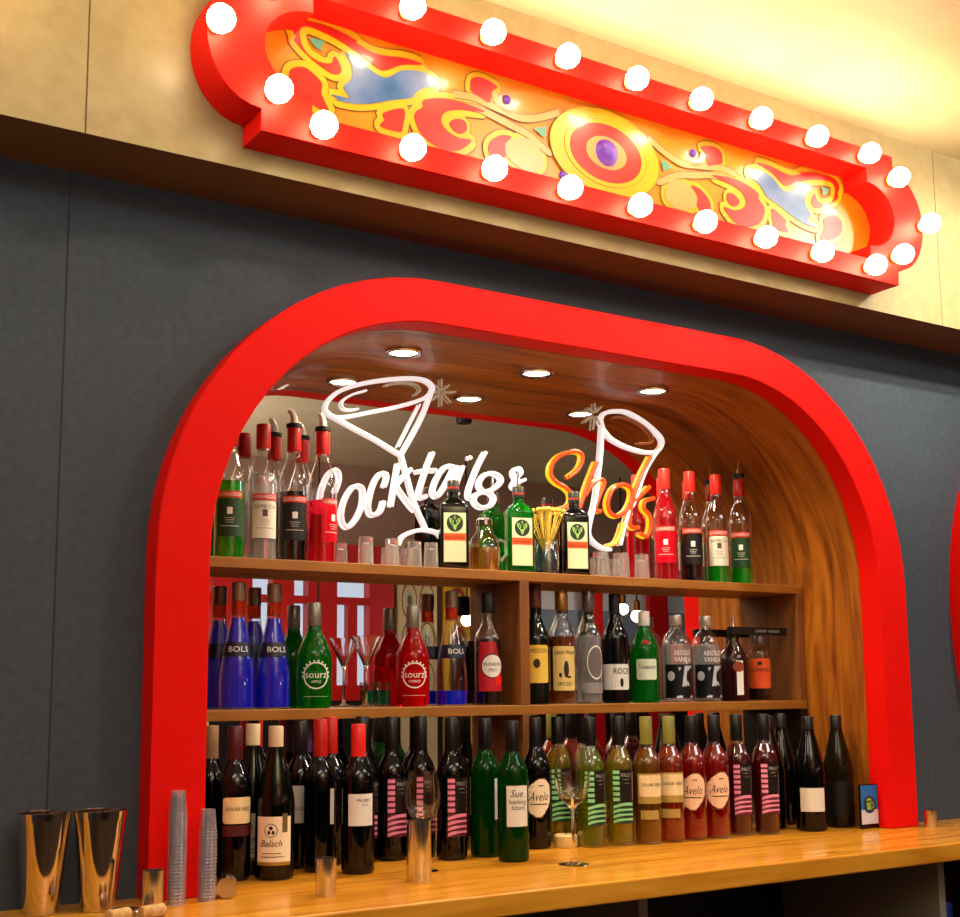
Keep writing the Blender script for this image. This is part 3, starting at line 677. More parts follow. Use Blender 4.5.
MB().lathe([(.031, 0), (.031, .002), (.008, .006), (.0035, .015), (.0032, .09), (.006, .098), (.0375, .168), (.0367, .1685), (.005, .1), (.0005, .0985)], 28).build('body', STEM, t)
t = thing('tumbler', 'small tumbler of green drink behind the martini glass stem', 'glass', (1.425, .374, ZL))
MB().lathe([(.023, 0), (.025, .06), (.024, .06), (.022, .004), (.0005, .004)], 22).build('body', CLEAR, t)
MB().lathe([(.0213, .0045), (.0228, .04)], 20).build('drink', liquid('green drink', '#0aa070', .1), t)
FUN = [(.033, 0), (.036, .004), (.036, .165), (.031, .182), (.021, .197), (.0155, .21), (.0148, .27)]
def fl1(mb): patch(mb, .0362, [(.035, -.034, .034), (.10, -.034, .034), (.158, -.030, .012)])
def fl2(mb): oval(mb, .0366, .004, .098, .028, .028)
def fl3(mb): oval(mb, .0364, .004, .098, .031, .031)
def fl4(mb): word(mb, .037, 'FUNKIN', .004, .098, .009, .048)
def fl5(mb): word(mb, .037, 'PRO', .004, .084, .008, .03)
def fl6(mb): oval(mb, .0371, .022, .062, .012, .013)
bottle((1.714, YS, ZL), 'black syrup bottle with a red and white round label, left of the shelf upright', FUN, CLEAR, 0.2, liq=(BLK, .165),
       caps=[('cap', [(.0165, .232), (.0172, .234), (.0172, .280), (.016, .282)], BLACK)],
       labels=[('label', fl1, M('crimson label', '#b81024', .5)), ('label_ring', fl3, M('black ring', '#141214', .5)), ('label_disc', fl2, WHITE), ('lettering', fl4, BLACK), ('small_lettering', fl5, M('grey ink', '#4a4640', .6)), ('round_seal', fl6, REDCAP2)])
# spirits right of the upright
JAM = [(.034, 0), (.0375, .004), (.0375, .165), (.034, .182), (.022, .205), (.0155, .225), (.0145, .25), (.0145, .285)]
def rows_round(w, v0, v1, c=.006):
    return [(v0, -w + c, w - c), (v0 + c * .3, -w + c * .3, w - c * .3), (v0 + c, -w, w), (v1 - c, -w, w), (v1 - c * .3, -w + c * .3, w - c * .3), (v1, -w + c, w - c)]
def lab_simple(r, w, v0, v1, words_, seals=(), m=CREAML, im=None, bands=()):
    im = im or M('dark ink', '#2a1c10', .6)
    L = [('label', lambda mb: patch(mb, r, rows_round(w, v0, v1)), m)]
    if bands: L.append(('label_stripe', lambda mb: [rect(mb, r + .0003, *b_) for b_ in bands], M('gold stripe', '#a8842c', .4, .4)))
    L.append(('lettering', lambda mb: ([word(mb, r + .0005, *a) for a in words_], [oval(mb, r + .0005, *s) for s in seals]), im))
    return L
GB = M('dark bottle glass', '#04070a', .07); GGR = M('dark green bottle glass', '#041006', .07)
bottle((1.861, YS, ZL), 'dark green whiskey bottle with yellow label, first right of the shelf upright', JAM, GGR, 0.05,
       caps=[('capsule', [(.0155, .25), (.0158, .252), (.0158, .318), (.0148, .320)], M('red brown capsule', '#5a2a1c', .4))],
       labels=lab_simple(.0379, .034, .055, .152, [('JAMESON', 0, .132, .011, .06)], [(0, .105, .009, .012)], M('yellow label', '#e8c24a', .55)))
CAP = [(.033, 0), (.0355, .004), (.0355, .17), (.034, .186), (.026, .205), (.0175, .225), (.015, .24), (.015, .27)]
bottle((1.944, YS, ZL), 'amber rum bottle with a parchment label and gold cap on the middle shelf', CAP, CLEAR, 0.21, liq=(liquid('amber rum', '#b05a12'), .176),
       caps=[('cap', [(.0165, .245), (.0170, .247), (.0170, .295), (.0160, .297)], M('gold cap', '#a87c3c', .3, .7))],
       labels=lab_simple(.0359, .033, .035, .150, [('Captain Morgan', 0, .130, .010, .058, 0, .3), ('SPICED', 0, .048, .009, .045)], [(0.004, .09, .007, .022), (-.012, .075, .004, .006), (.012, .07, .006, .003)], M('parchment label', '#e3c878', .55)))
bottle((2.033, YS, ZL), 'clear spirit bottle with silver label and grey cap on the middle shelf', CAP, CLEAR, .45, liq=(WHT, .18),
       caps=[('cap', [(.0165, .245), (.0170, .247), (.0170, .297), (.0160, .30)], M('grey cap', '#7d7a7c', .3, .7))],
       labels=lab_simple(.0359, .030, .028, .055, [], (), M('silver label', '#9b9a9a', .4, .3), WHITE) +
       [('oval_label', lambda mb: oval(mb, .0359, .004, .108, .026, .045), M('grey picture label', '#6d6462', .5)), ('oval_rim', lambda mb: oval(mb, .0361, .004, .108, .026, .045, hole=.9), WHITE)])
bottle((2.123, YS, ZL), 'dark bottle with a white label lettered ROCK on the middle shelf', [(.034, 0), (.037, .004), (.037, .17), (.035, .185), (.024, .208), (.016, .225), (.0145, .245), (.0145, .27)], GB, .0,
       caps=[('capsule', [(.0155, .24), (.0158, .242), (.0158, .293), (.0148, .295)], BLACK)],
       labels=lab_simple(.0374, .043, .036, .104, [('ROCK', .018, .078, .016, .05)], [(.016, .055, .005, .012)], M('white label', '#dfe0dc', .55), BLACK))
TAN = [(.036, 0), (.040, .005), (.040, .135), (.038, .155), (.029, .178), (.019, .196), (.015, .205), (.0145, .225)]
bottle((2.224, YS, ZL), 'bright green gin bottle with pale label and white cap on the middle shelf', TAN, liquid('green gin glass', '#059a24', .05, .8), .15,
       caps=[('cap', [(.0160, .210), (.0165, .212), (.0165, .248), (.0155, .250)], M('white cap', '#d8d4d0', .4))],
       labels=lab_simple(.0404, .030, .062, .118, [('Tanqueray', 0, .092, .011, .05, 0, .3)], (), M('pale mint label', '#cfdcc4', .55), M('dark ink', '#2a1c10', .6)) +
       [('seal', lambda mb: oval(mb, .036, .0, .158, .012, .011), REDCAP)])
ABS = [(.037, 0), (.041, .005), (.041, .150), (.0385, .172), (.029, .190), (.018, .199), (.0155, .205), (.0155, .226)]
def absolut(x, label):  # reflections in the clear glass are painted on as a black and white band
    def refl(mb): rect(mb, .0414, -.050, .045, .012, .104)
    def wh(mb):
        R_ = .0418
        patch(mb, R_, [(.012, -.018, -.002), (.05, .0, .016), (.10, .008, .036)]); patch(mb, R_, [(.012, .030, .040), (.052, .006, .022), (.096, -.012, -.004)])
        oval(mb, R_, -.032, .072, .011, .013)
    def txt(mb):
        word(mb, .0418, 'ABSOLUT', .006, .129, .014, .056); word(mb, .0418, 'VANILIA', .006, .111, .014, .056)
    return bottle((x, YS, ZL), label, ABS, CLEAR, .36, 'round shouldered vodka bottles', liq=(WHT, .16),
                  caps=[('cap', [(.0165, .214), (.0170, .216), (.0170, .240), (.0160, .242)], M('pewter cap', '#b9b2a8', .3, .5))],
                  labels=[('reflection_panel', refl, M('black panel', '#0b0d12', .35)), ('pattern', wh, M('pale grey reflection paint', '#b9c0cc', .5)), ('lettering', txt, WHITE)])
absolut(2.339, 'clear vodka bottle with painted reflection picture, beside the green gin bottle')
absolut(2.450, 'clear vodka bottle with painted reflection picture, beside the brown bottle with a red seal')
def kl(mb): patch(mb, .0408, [(.018, .006, .026), (.115, .006, .026)])
bottle((2.557, YS, ZL), 'dark brown liqueur bottle with red seal and narrow white label', [(.036, 0), (.0405, .005), (.0405, .105), (.038, .125), (.026, .150), (.018, .165), (.0165, .19), (.0165, .2)], M('brown bottle glass', '#2a0a06', .08), .0,
       caps=[('cap', [(.0175, .186), (.019, .188), (.019, .212), (.015, .214)], BLACK), ('pour_spout', [(.008, .2142), (.006, .23), (.005, .245)], POLISH)],
       labels=[('label', kl, WHITE), ('seal', lambda mb: oval(mb, .0412, .012, .098, .017, .015), M('rust red seal', '#8a3a24', .5))])
bottle((2.658, YS, ZL), 'squat bottle with an orange label at the right end of the middle shelf', [(.033, 0), (.037, .005), (.037, .125), (.034, .142), (.02, .155), (.0145, .16), (.0145, .178)], CLEAR, .0, liq=(M('dark amber', '#1c0a04', .1), .04),
       caps=[('cap', [(.0155, .166), (.0160, .168), (.0160, .188), (.0150, .190)], M('grey cap', '#7d7a7c', .3, .7))],
       labels=lab_simple(.0374, .033, .036, .122, [('RUMPPO', 0, .083, .011, .056)], [(0, .108, .007, .006)], M('orange label', '#d8841c', .5), M('dark ink', '#2a1c10', .6)))
t = thing('name_bar', 'long black lettered bar lying on the caps of two bottles, right end of middle shelf', 'bar sign', (2.640, YS - .018, ZL + .1905))
MB().box(-.11, .11, -.006, .006, 0, .022).build('bar', BLACK, t, smooth=False, bevel=.001)
mb = MB(); word(mb, 1, 'JOHNNY  WALKER', .03, .007, .008, .12, flat=-.0064); mb.build('lettering', M('pale ink', '#a8a49c', .6), t, smooth=False)

# ------------------------------------------------------------------ wine on the counter
ZB = 1.0004
BX = [(.032, 0), (.035, .004), (.0355, .01), (.0355, .188), (.034, .200), (.028, .218), (.0195, .232), (.0152, .246), (.0143, .262), (.0143, .300)]
BG = [(.036, 0), (.0405, .004), (.041, .01), (.041, .150), (.039, .170), (.031, .205), (.022, .240), (.0165, .262), (.0148, .275), (.0148, .300)]
def caps_of(mat, z0=.243, h=.312, part='capsule'): return [(part, [(.0162, z0), (.0157, .262), (.0157, h - .002), (.0145, h)], mat)]
WG = [(M('black wine glass', '#030405', .06)), M('black green wine glass', '#040803', .06)]
CAPB = M('black capsule', '#0c0c0c', .3); BURG = M('burgundy capsule', '#4a1016', .35); TANC = M('tan capsule', '#8a6a4a', .4)
CRC = M('cream screw cap', '#cbb894', .4); OLV = M('olive gold capsule', '#7d7a34', .35); LIL = M('lilac capsule', '#7a5a9c', .4)
def wine(x, y, label, body=None, cap=CAPB, labels=(), rz=0, prof=BX, h=.312, z0=None, group='wine bottles on the counter', liq=None):
    return bottle((x, y, ZB), label, prof, body or WG[0], rz, group, 'wine_bottle', 'wine bottle', liq,
                  caps_of(cap, z0 or (.243 if prof is BX else .256), h), labels)
INK = M('dark ink', '#2a1c10', .6)
def solar(burg=True):
    r = .0359
    L = lab_simple(r, .033, .115, .168, [('SOLAR VIEJO', .002, .141, .0075, .054)], (), M('cream label', '#e6d3a0', .6))
    L.insert(0, ('back_label', lambda mb: (rect(mb, r - .0002, -.037, .034, .098, .172) if not burg else rect(mb, r - .0002, -.033, .033, .090, .112), rect(mb, r - .0002, -.030, .018, .060, .082) if not burg else None), M('burgundy label', '#4a1016', .5) if burg else M('olive label', '#a89048', .5)))
    return L
def balach():
    r = .0414
    return [('label', lambda mb: rect(mb, r, -.037, .041, .030, .128), CREAML), ('label_foot', lambda mb: rect(mb, r + .0003, -.037, .041, .030, .037), M('gold stripe', '#a8842c', .4, .4)),
            ('tag', lambda mb: rect(mb, r + .0004, .020, .032, .096, .134), M('olive brown tag', '#6a5a2c', .5)),
            ('lettering', lambda mb: (word(mb, r + .0006, 'Balach', -.004, .068, .013, .046, 0, .3), rect(mb, r + .0006, -.022, .018, .0535, .055), rect(mb, r + .0006, -.026, .024, .0465, .048), oval(mb, r + .0006, -.004, .100, .014, .014, hole=.9), oval(mb, r + .0006, -.004, .105, .004, .004), oval(mb, r + .0006, -.008, .096, .003, .004), oval(mb, r + .0006, .001, .096, .003, .004)), INK)]
def stripes(pinkm, darkm):
    r = .0359
    def base(mb): rect(mb, r, -.020, .034, .053, .104); rect(mb, r, -.020, -.003, .104, .184)
    def st(mb):
        for k in range(6): rect(mb, r + .0003, -.020, -.003, .1075 + .0132 * k, .1155 + .0132 * k)
        for k in range(4):
            rows = [(0, 0, 0)]
            vs = []; fs = []
            for i in range(13):
                u = -.020 + .054 * i / 12; dv = .004 * math.sin(PI * i / 12) + .006 * i / 12
                for q in (0, .0072): vs.append(bent(u, .0535 + .0118 * k + min(dv + q, .0118 if k < 3 else .0145), r + .0003))
            for i in range(12): fs.append((2 * i, 2 * i + 2, 2 * i + 3, 2 * i + 1))
            mb.add(vs, fs)
    def panel(mb): rect(mb, r, -.002, .034, .106, .184)
    def tx(mb):
        word(mb, r + .0004, 'PALO', .014, .166, .009, .026); rect(mb, r + .0004, .006, .022, .159, .160); rect(mb, r + .0004, .008, .024, .150, .1506)
        for k in range(6): rect(mb, r + .0005, .0335, .0355, .110 + .012 * k, .117 + .012 * k)
    return [('label_ground', base, darkm), ('label_stripes', st, pinkm), ('label_panel', panel, M('black label', '#0c0a0b', .4)), ('lettering', tx, M('pale ink', '#a8a49c', .6))]
PINK = M('pink stripe', '#e58fb0', .5); MAR = M('maroon stripe', '#5a1030', .5); MINT = M('mint stripe', '#8fd89a', .5); DGR = M('dark green stripe', '#123c22', .5)
def avelo(ground):
    r = .0359
    sh = [(.076, -.006, .004), (.084, -.018, .012), (.098, -.028, .022), (.112, -.034, .029), (.126, -.035, .030), (.140, -.028, .030), (.152, -.018, .027), (.162, -.006, .018), (.166, .002, .012)]
    return [('label_edge', lambda mb: patch(mb, r, [(v + (-.003 if i == 0 else .003 if i == len(sh) - 1 else 0), a * 1.15 - .003, b_ * 1.15 + .003) for i, (v, a, b_) in enumerate(sh)]), M('brown label edge', '#5a2c1c', .5)),
            ('label', lambda mb: patch(mb, r + .0003, [(v, a * 1.15, b_ * 1.15) for v, a, b_ in sh]), ground),
            ('lettering', lambda mb: (word(mb, r + .0006, 'Avelo', -.001, .115, .020, .052, 0, .4), rect(mb, r + .0006, -.001, .012, .149, .1515), rect(mb, r + .0006, -.022, .022, .105, .1075)), BLACK)]
def plain(w, v0, v1, words_, m=CREAML, r=.0359, u=0): return [('label', lambda mb: rect(mb, r, u - w, u + w, v0, v1), m), ('lettering', lambda mb: [word(mb, r + .0005, *a) for a in words_], INK)]

PGL = M('pale grey label', '#c4c4bc', .6); WLB = M('white label', '#dfe0dc', .55)
wine(.978, .180, 'red wine bottle with cream cut-corner label, left of the big cream labelled bottle', cap=BURG, labels=solar(), rz=.25)
wine(.903, .215, 'dark wine bottle with burgundy capsule, mostly hidden behind the red arch', cap=BURG)
wine(1.056, .148, 'big sloping wine bottle with cream label and olive tag, front left on the counter', WG[1], CRC, balach(), -.1, BG, .311)
wine(1.044, .246, 'dark wine bottle with cream cap, directly behind the big cream labelled one', WG[1], CRC, balach(), -.2, BG, .314)
wine(.958, .268, 'dark wine bottle with tan capsule, behind the burgundy capped bottles', cap=TANC)
wine(1.165, .266, 'dark wine bottle with pale grey label, between cream capped and red capped bottles', cap=CAPB, labels=plain(.033, .098, .178, [('ATOUR RANGE', .004, .124, .008, .056)], PGL), rz=.1, h=.318)
wine(1.222, .366, 'dark wine bottle with lilac capsule at the back of the counter', cap=LIL, h=.325)
wine(1.178, .190, 'dark wine bottle with red capsule, left of two behind the white labelled one', cap=REDCAP, labels=plain(.006, .10, .175, (), WLB, u=.026), rz=.1, h=.322)
wine(1.244, .277, 'dark wine bottle with red capsule, right of two behind the white labelled one', cap=REDCAP, h=.325)
wine(1.234, .118, 'red wine bottle with square white label and red capsule, in the front row', cap=REDCAP2, labels=plain(.029, .100, .166, [('MALBEC', .006, .150, .006, .034), ('2013', .008, .141, .005, .02)], WLB), rz=.2)
wine(1.318, .266, 'dark wine bottle with pink striped L label, half behind the white labelled bottle', cap=CAPB, labels=stripes(PINK, MAR), h=.325, rz=.4)
wine(1.392, .262, 'dark wine bottle with pink striped L label, left of the wine glass', cap=CAPB, labels=stripes(PINK, MAR), h=.323, rz=.31)
wine(1.469, .262, 'dark wine bottle with pink striped L label, seen through the wine glass', cap=CAPB, labels=stripes(PINK, MAR), h=.323, rz=.25)
wine(1.508, .186, 'dark wine bottle with pink striped L label, right of the wine glass', cap=CAPB, labels=stripes(PINK, MAR), h=.320, rz=.31)
wine(1.590, .310, 'dark wine bottle with cream label, behind the rightmost dark striped bottle', cap=CAPB, labels=plain(.022, .085, .178, (), CREAML, u=-.006), h=.322)
GWG = M('green wine glass', '#023808', .08, 0, .3, 1.3)
wine(1.598, .183, 'green wine bottle with only a white label edge showing', GWG, CAPB, plain(.006, .085, .178, (), WLB, u=.026), h=.316, rz=.1)
wine(1.606, .078, 'green wine bottle with white handwritten label, front row right of the wine glass', GWG, CAPB, plain(.027, .078, .168, [('Sue', -.004, .143, .016, .03, 0, .3), ('basking', .0, .128, .010, .044), ('lizard', .0, .115, .010, .036)], WLB), rz=.34)
wine(1.782, .240, 'dark wine bottle with rounded cream script label, under the shelf upright', WG[0], CAPB, avelo(CREAML), h=.314, rz=.2)
YG = liquid('pale straw wine', '#b5a60a', .05, .76); GRW = liquid('green straw wine', '#8fa60c', .05, .76); AMB = liquid('gold wine', '#a87008', .05, .76); SAL = liquid('salmon wine', '#c8480a', .05, .76); ROS = liquid('rose wine', '#c81006', .05, .76); DRO = liquid('deep rose wine', '#7a040c', .05, .76)
wine(1.893, .302, 'white wine bottle with mint striped L label, second row, seen through the stemmed glass', CLEAR, CAPB, stripes(MINT, DGR), liq=(YG, .235), rz=.1)
wine(1.974, .285, 'white wine bottle with mint striped L label, second row right of the stemmed glass', CLEAR, CAPB, stripes(MINT, DGR), liq=(YG, .235), rz=.1)
wine(1.906, .183, 'white wine bottle with mint striped L label, front row right of the stemmed glass', CLEAR, CAPB, stripes(MINT, DGR), liq=(GRW, .235), rz=.35)
wine(1.988, .172, 'white wine bottle with mint striped L label, left of the gold labelled bottles', CLEAR, CAPB, stripes(MINT, DGR), liq=(YG, .235), h=.314, rz=.1)
wine(2.061, .152, 'gold white wine bottle with olive capsule beside the mint striped label', CLEAR, OLV, solar(False), liq=(AMB, .235), rz=.32)
wine(2.133, .148, 'salmon wine bottle with olive capsule beside the first rose bottle', CLEAR, OLV, solar(False), liq=(SAL, .235), rz=.2)
wine(2.205, .144, 'rose wine bottle with rounded pale script label beside the salmon wine', CLEAR, CAPB, avelo(M('blush label', '#efc9a8', .6)), liq=(ROS, .235), rz=0)
wine(2.280, .141, 'rose wine bottle with rounded pale script label beside the pink striped rose', CLEAR, CAPB, avelo(M('blush label', '#efc9a8', .6)), liq=(ROS, .235), rz=.3)
wine(2.368, .150, 'deep rose wine bottle with pink striped L label, left of two', CLEAR, CAPB, stripes(PINK, MAR), liq=(DRO, .235), rz=.27)
wine(2.445, .127, 'deep rose wine bottle with pink striped L label, right of two', CLEAR, CAPB, stripes(PINK, MAR), liq=(DRO, .235), rz=.27)
wine(2.535, .200, 'dark wine bottle with grey-cream label, half hidden behind the striped rose bottle', cap=CAPB, labels=plain(.030, .055, .125, (), PGL), prof=BG, h=.305, rz=.1)
wine(2.592, .107, 'dark sloping wine bottle with low cream label, near the right end of the counter', WG[0], CAPB, plain(.036, .052, .114, (), M('ivory label', '#d9d5c6', .6), .0414, .004), prof=BG, h=.303, rz=.05)
wine(2.655, .270, 'dark sloping wine bottle at the back near the right niche wall', cap=CAPB, prof=BG, h=.308)
wine(2.722, .125, 'olive brown sloping wine bottle, last on the right beside the blue card', M('olive wine glass', '#1c1605', .08, 0, .3, 1.3), CAPB, [('label', lambda mb: rect(mb, .0414, -.040, .040, .03, .125), M('black label', '#0c0a0b', .4))], prof=BG, h=.304)

# ------------------------------------------------------------------ small things on the counter
def glassy(name, label, cat, loc, prof, group=None, part='body'):
    t = thing(name, label, cat, loc, group); MB().lathe(prof, 36).build(part, STEM, t); return t
WGL = [(.034, 0), (.034, .0015), (.008, .006), (.0036, .018), (.0034, .115), (.008, .124), (.028, .142), (.0385, .172), (.0395, .198), (.035, .240), (.0325, .262), (.0318, .262), (.034, .240), (.0387, .198), (.0375, .173), (.027, .143), (.001, .126)]
glassy('wine_glass', 'empty stemmed wine glass standing before the white wine bottles', 'wine glass', (1.678, -.052, ZB), WGL)
glassy('wine_glass', 'wine glass standing behind the tall steel cylinder', 'wine glass', (1.358, .055, ZB), [(r * .95, z * .80) for r, z in WGL])
def cyl(name, label, cat, loc, r, h, m, group=None, hollow=True):
    t = thing(name, label, cat, loc, group)
    MB().lathe([(r * .97, 0), (r, .002), (r, h), (r - .0012, h), (r - .0014, .004), (.001, .004)] if hollow else [(r * .97, 0), (r, .002), (r, h - .002), (r * .97, h)], 30).build('body', m, t); return t
cyl('steel_measure', 'tall brushed steel cylinder in front of a wine glass', 'measure', (1.286, -.055, ZB), .0255, .120, CHROME, 'steel bar measures')
cyl('steel_measure', 'short brushed steel measure in front of the white labelled bottle', 'measure', (1.050, -.114, ZB), .0200, .069, CHROME, 'steel bar measures')
cyl('steel_measure', 'short brushed steel measure left of the plastic cup stacks', 'measure', (.722, -.095, ZB), .0185, .071, CHROME, 'steel bar measures')
cyl('steel_measure', 'small steel measure right of the red arch foot', 'measure', (2.905, -.030, ZB), .0165, .046, CHROME, 'steel bar measures')
t = cyl('steel_measure', 'steel measure lying on its side beside the cup stack', 'measure', (.880, -.045, ZB + .0195), .0195, .05, CHROME, 'steel bar measures'); t.rotation_euler = (-PI / 2, 0, -.35)
t = thing('candle', 'short cream candle in front of the white wine bottles', 'candle', (1.846, .208, ZB))
MB().lathe([(.027, 0), (.029, .003), (.029, .027), (.026, .03)], 26).build('wax', M('cream wax', '#d9c48a', .5), t)
MB().tube([(0, 0, .0295), (0, 0, .037)], .0009, 6).build('wick', BLACK, t)
# mixing tins
TIN = M('mirror steel tin', (.68, .63, .56), .06, 1)
for x, y, l in ((.552, -.006, 'tall steel mixing tin, left of two at the far left of the counter'), (.645, -.026, 'tall steel mixing tin, right of two, nearer the red arch')):
    t = thing('mixing_tin', l, 'mixing tin', (x, y, ZB), 'steel mixing tins')
    MB().lathe([(.029, 0), (.031, .002), (.031, .012), (.0455, .162), (.0445, .162), (.030, .012), (.001, .010)], 36).build('body', TIN, t)
    MB().lathe([(.0459, .1605), (.0470, .174), (.0459, .1745), (.0447, .163)], 36, closed=True).build('rim', POLISH, t)
# strainer with coil spring
t = thing('cocktail_strainer', 'coil spring strainer lying before the mixing tins at the lower left', 'strainer', (.668, -.118, ZB))
MB().tube([(.045 * math.cos(a) * .6 + .006 * 0, .036 * math.sin(a), .006 + .0055 * math.sin(a * 24)) for a in [2 * PI * i / 260 for i in range(261)]], .0011, 5).build('spring', CHROME, t)
MB().lathe([(.024, .0115), (.024, .013), (.001, .013)], 28).build('disc', CHROME, t)
for k, (x, y, a) in enumerate(((.640, -.170, .5), (.700, -.165, .25))):
    t = thing('wine_cork', ['wine cork lying left of the strainer, lower left', 'wine cork lying before the short steel measure, lower left'][k], 'cork', (x, y, ZB + .0115), 'corks on the counter'); t.rotation_euler = (PI / 2, 0, PI / 2 + a - PI)
    MB().lathe([(.0105, -.022), (.0113, -.020), (.0113, .020), (.0105, .022)], 18).build('body', noise_mat('cork', '#a8824c', '#caa66c', nscale=120, rough=.8), t)
# plastic shot cup stacks
cup0 = None
for (cx, cy, n, w) in ((.782, -.046, 27, 'taller left'), (.842, -.040, 21, 'shorter right')):
    for k in range(n):
        z = ZB + .0062 * k
        pos_ = 'the topmost cup' if k == n - 1 else 'the bottom cup' if k == 0 else 'a nested cup'
        lab = f'clear plastic shot cup, {pos_} of the {w} stack'
        if cup0 is None:
            cup0 = t = MB().lathe([(.0178, 0), (.0178, .0018), (.0158, .0022), (.0128, .042), (.0005, .0422), (.0005, .0415), (.0122, .0413), (.0153, .001)], 22, closed=True).build('shot_cup', PLAST)
        else:
            t = cup0.copy(); COL.objects.link(t)
        t.location = (cx + random.uniform(-.0004, .0004), cy, z)
        tag(t, lab, 'plastic cup', f'cups of the {w} stack')
# blue card
t = thing('menu_card', 'blue and white card with green mug badge by the right foot of the arch', 'card', (2.748, .046, ZB))
mb = MB(); mb.box(-.035, .035, -.003, .003, .0, .118); mb.build('holder', BLACKG, t, smooth=False, bevel=.001)
F = -.0034
mb = MB(); rect(mb, 1, -.033, .033, .012, .05, flat=F); mb.build('card_base', M('pale card', '#c9cdd4', .5), t, smooth=False)
mb = MB(); rect(mb, 1, -.033, .033, .05, .115, flat=F); mb.build('card_top', M('blue card', '#1c6ab8', .5), t, smooth=False)
mb = MB(); oval(mb, 1, .0, .064, .024, .024, flat=F - .0004); mb.build('badge', M('navy badge', '#123a5a', .5), t, smooth=False)
mb = MB(); rect(mb, 1, -.011, .007, .050, .074, flat=F - .0008); oval(mb, 1, -.002, .075, .010, .006, flat=F - .0008); oval(mb, 1, .010, .062, .007, .009, flat=F - .0008, hole=.6); mb.build('beer_mug_emblem', M('lime mug', '#8fb02c', .5), t, smooth=False)

# ------------------------------------------------------------------ the room behind the camera (seen in the mirror)
YW = -4.5
def V(x): return x
struct(MB().box(X0R, X1R, YW - .05, YW, 0, 2.925).build('wall_back', noise_mat('brown wall', '#a08072', '#aa8a7a', nscale=4, rough=.6), smooth=False), 'brown wall across the room')
FR = M('red window frame', (.55, .006, .004), .4); PANE = M('daylight pane', (.3, .35, .4), .3, emit=.85, ecol=(.62, .76, .90)); PANE2 = M('grey pane', (.3, .3, .3), .3, emit=.28, ecol=(.75, .78, .85))
WIN = [(2.30, 2.76, PANE2), (3.03, 3.17, PANE), (3.32, 3.42, PANE), (3.63, 3.87, PANE)]
hole = [[(a, 1.42), (b_, 1.42), (b_, 2.14), (a, 2.14)] for a, b_, _ in WIN]
mb = MB(); mb.prism([[(1.6, 1.32), (4.06, 1.32), (4.06, 2.36), (1.6, 2.36)]] + hole, YW + .10, YW + .001)
struct(mb.build('trim_10', FR, smooth=False), 'red window wall across the room')
struct(MB().box(X0R + .02, X1R - .02, YW + .001, YW + .10, 0, 1.315).build('trim_11', M('dark wainscot', '#140d0a', .5), smooth=False), 'dark wainscot across the room')
for n, (a, b_, pn) in enumerate(WIN, 1):
    root = link(f'window_{n}', None); root.location = (a, YW, 0); root['kind'] = 'structure'; root['label'] = 'red framed window across the room'
    mb = MB(); mb.box(0, b_ - a, .03, .09, 1.955, 2.005)
    if b_ - a > .2: mb.box((b_ - a) / 2 - .035, (b_ - a) / 2 + .035, .03, .09, 1.42, 1.955)
    mb.build('bars', FR, root, smooth=False)
    MB().box(0, b_ - a, .005, .015, 1.42, 2.14).build('pane', pn, root, smooth=False)
def art(x0, x1, lab, g, rings):
    t = thing('painted_panel', lab, 'panel', (x0, YW + .101, .001), 'painted boards across the room')
    w = x1 - x0; MB().box(0, w, 0, .03, 0, 2.42).build('board', g, t, smooth=False)
    for k, (m, q) in enumerate(rings):
        mb = MB()
        for i in range(4):
            for j in (0, 1):
                cx, cz = w * (.27 + .46 * j), 1.45 + .27 * i
                mb.prism([[(cx + w * .2 * q * math.cos(2 * PI * s / 24), cz + .13 * q * math.sin(2 * PI * s / 24)) for s in range(24)]], .031 + .001 * k, .0325 + .001 * k)
        mb.build('painted_rings', m, t, smooth=False)
BEI = M('beige board', '#c9b48a', .5); DBR = M('brown ring paint', '#6a4a24', .5)
art(4.08, 4.38, 'beige painted board across the room, left of the yellow one', BEI, [(DBR, 1), (BEI, .88), (M('pale teal paint', '#9ab09a', .5), .5), (DBR, .3)])
art(4.44, 4.84, 'yellow painted board across the room with red and purple rings', M('yellow board', '#e0a81c', .5), [(YEL, 1), (REDS, .8), (YEL, .55), (PURP, .3)])
mb = MB(); mb.box(5.2, 6.95, YW + .001, YW + .03, 1.32, 2.36)
struct(mb.build('trim_4', M('pale grey panelling', '#d8dce4', .5), smooth=False), 'pale grey panelling across the room')
mb = MB(); mb.box(5.2, 6.95, YW + .0305, YW + .06, 1.32, 1.97)
struct(mb.build('trim_5', M('blue grey panelling', '#7a8aa0', .5), smooth=False), 'blue grey lower panelling across the room')
for k, (a, b_) in enumerate(((5.66, 5.82), (6.28, 6.46), (6.9, 7.1)), 6): struct(MB().box(a, b_, YW + .1005, YW + .15, 0, 2.4).build(f'trim_{k}', FR, smooth=False), 'red post across the room')
def pendant(x, y, z, label, r=.04):
    t = thing('pendant_lamp', label, 'pendant lamp', (x, y, 2.925), 'pendant lamps of the room')
    MB().tube([(0, 0, -.001), (0, 0, z - 2.925 + r + .06)], .006, 8).build('cord', BLACK, t)
    MB().lathe([(.022, z - 2.925 + r - .005), (.022, z - 2.925 + r + .06), (.008, z - 2.925 + r + .07)], 16).build('socket', M('brass socket', '#8a5a20', .3, 1), t)
    MB().lathe([(max(r * math.sin(PI * i / 12), .001), z - 2.925 - r * math.cos(PI * i / 12)) for i in range(13)], 20).build('globe', M('lit globe', (1, .95, .8), .3, emit=PEND_E, ecol=(1, .85, .6)), t)
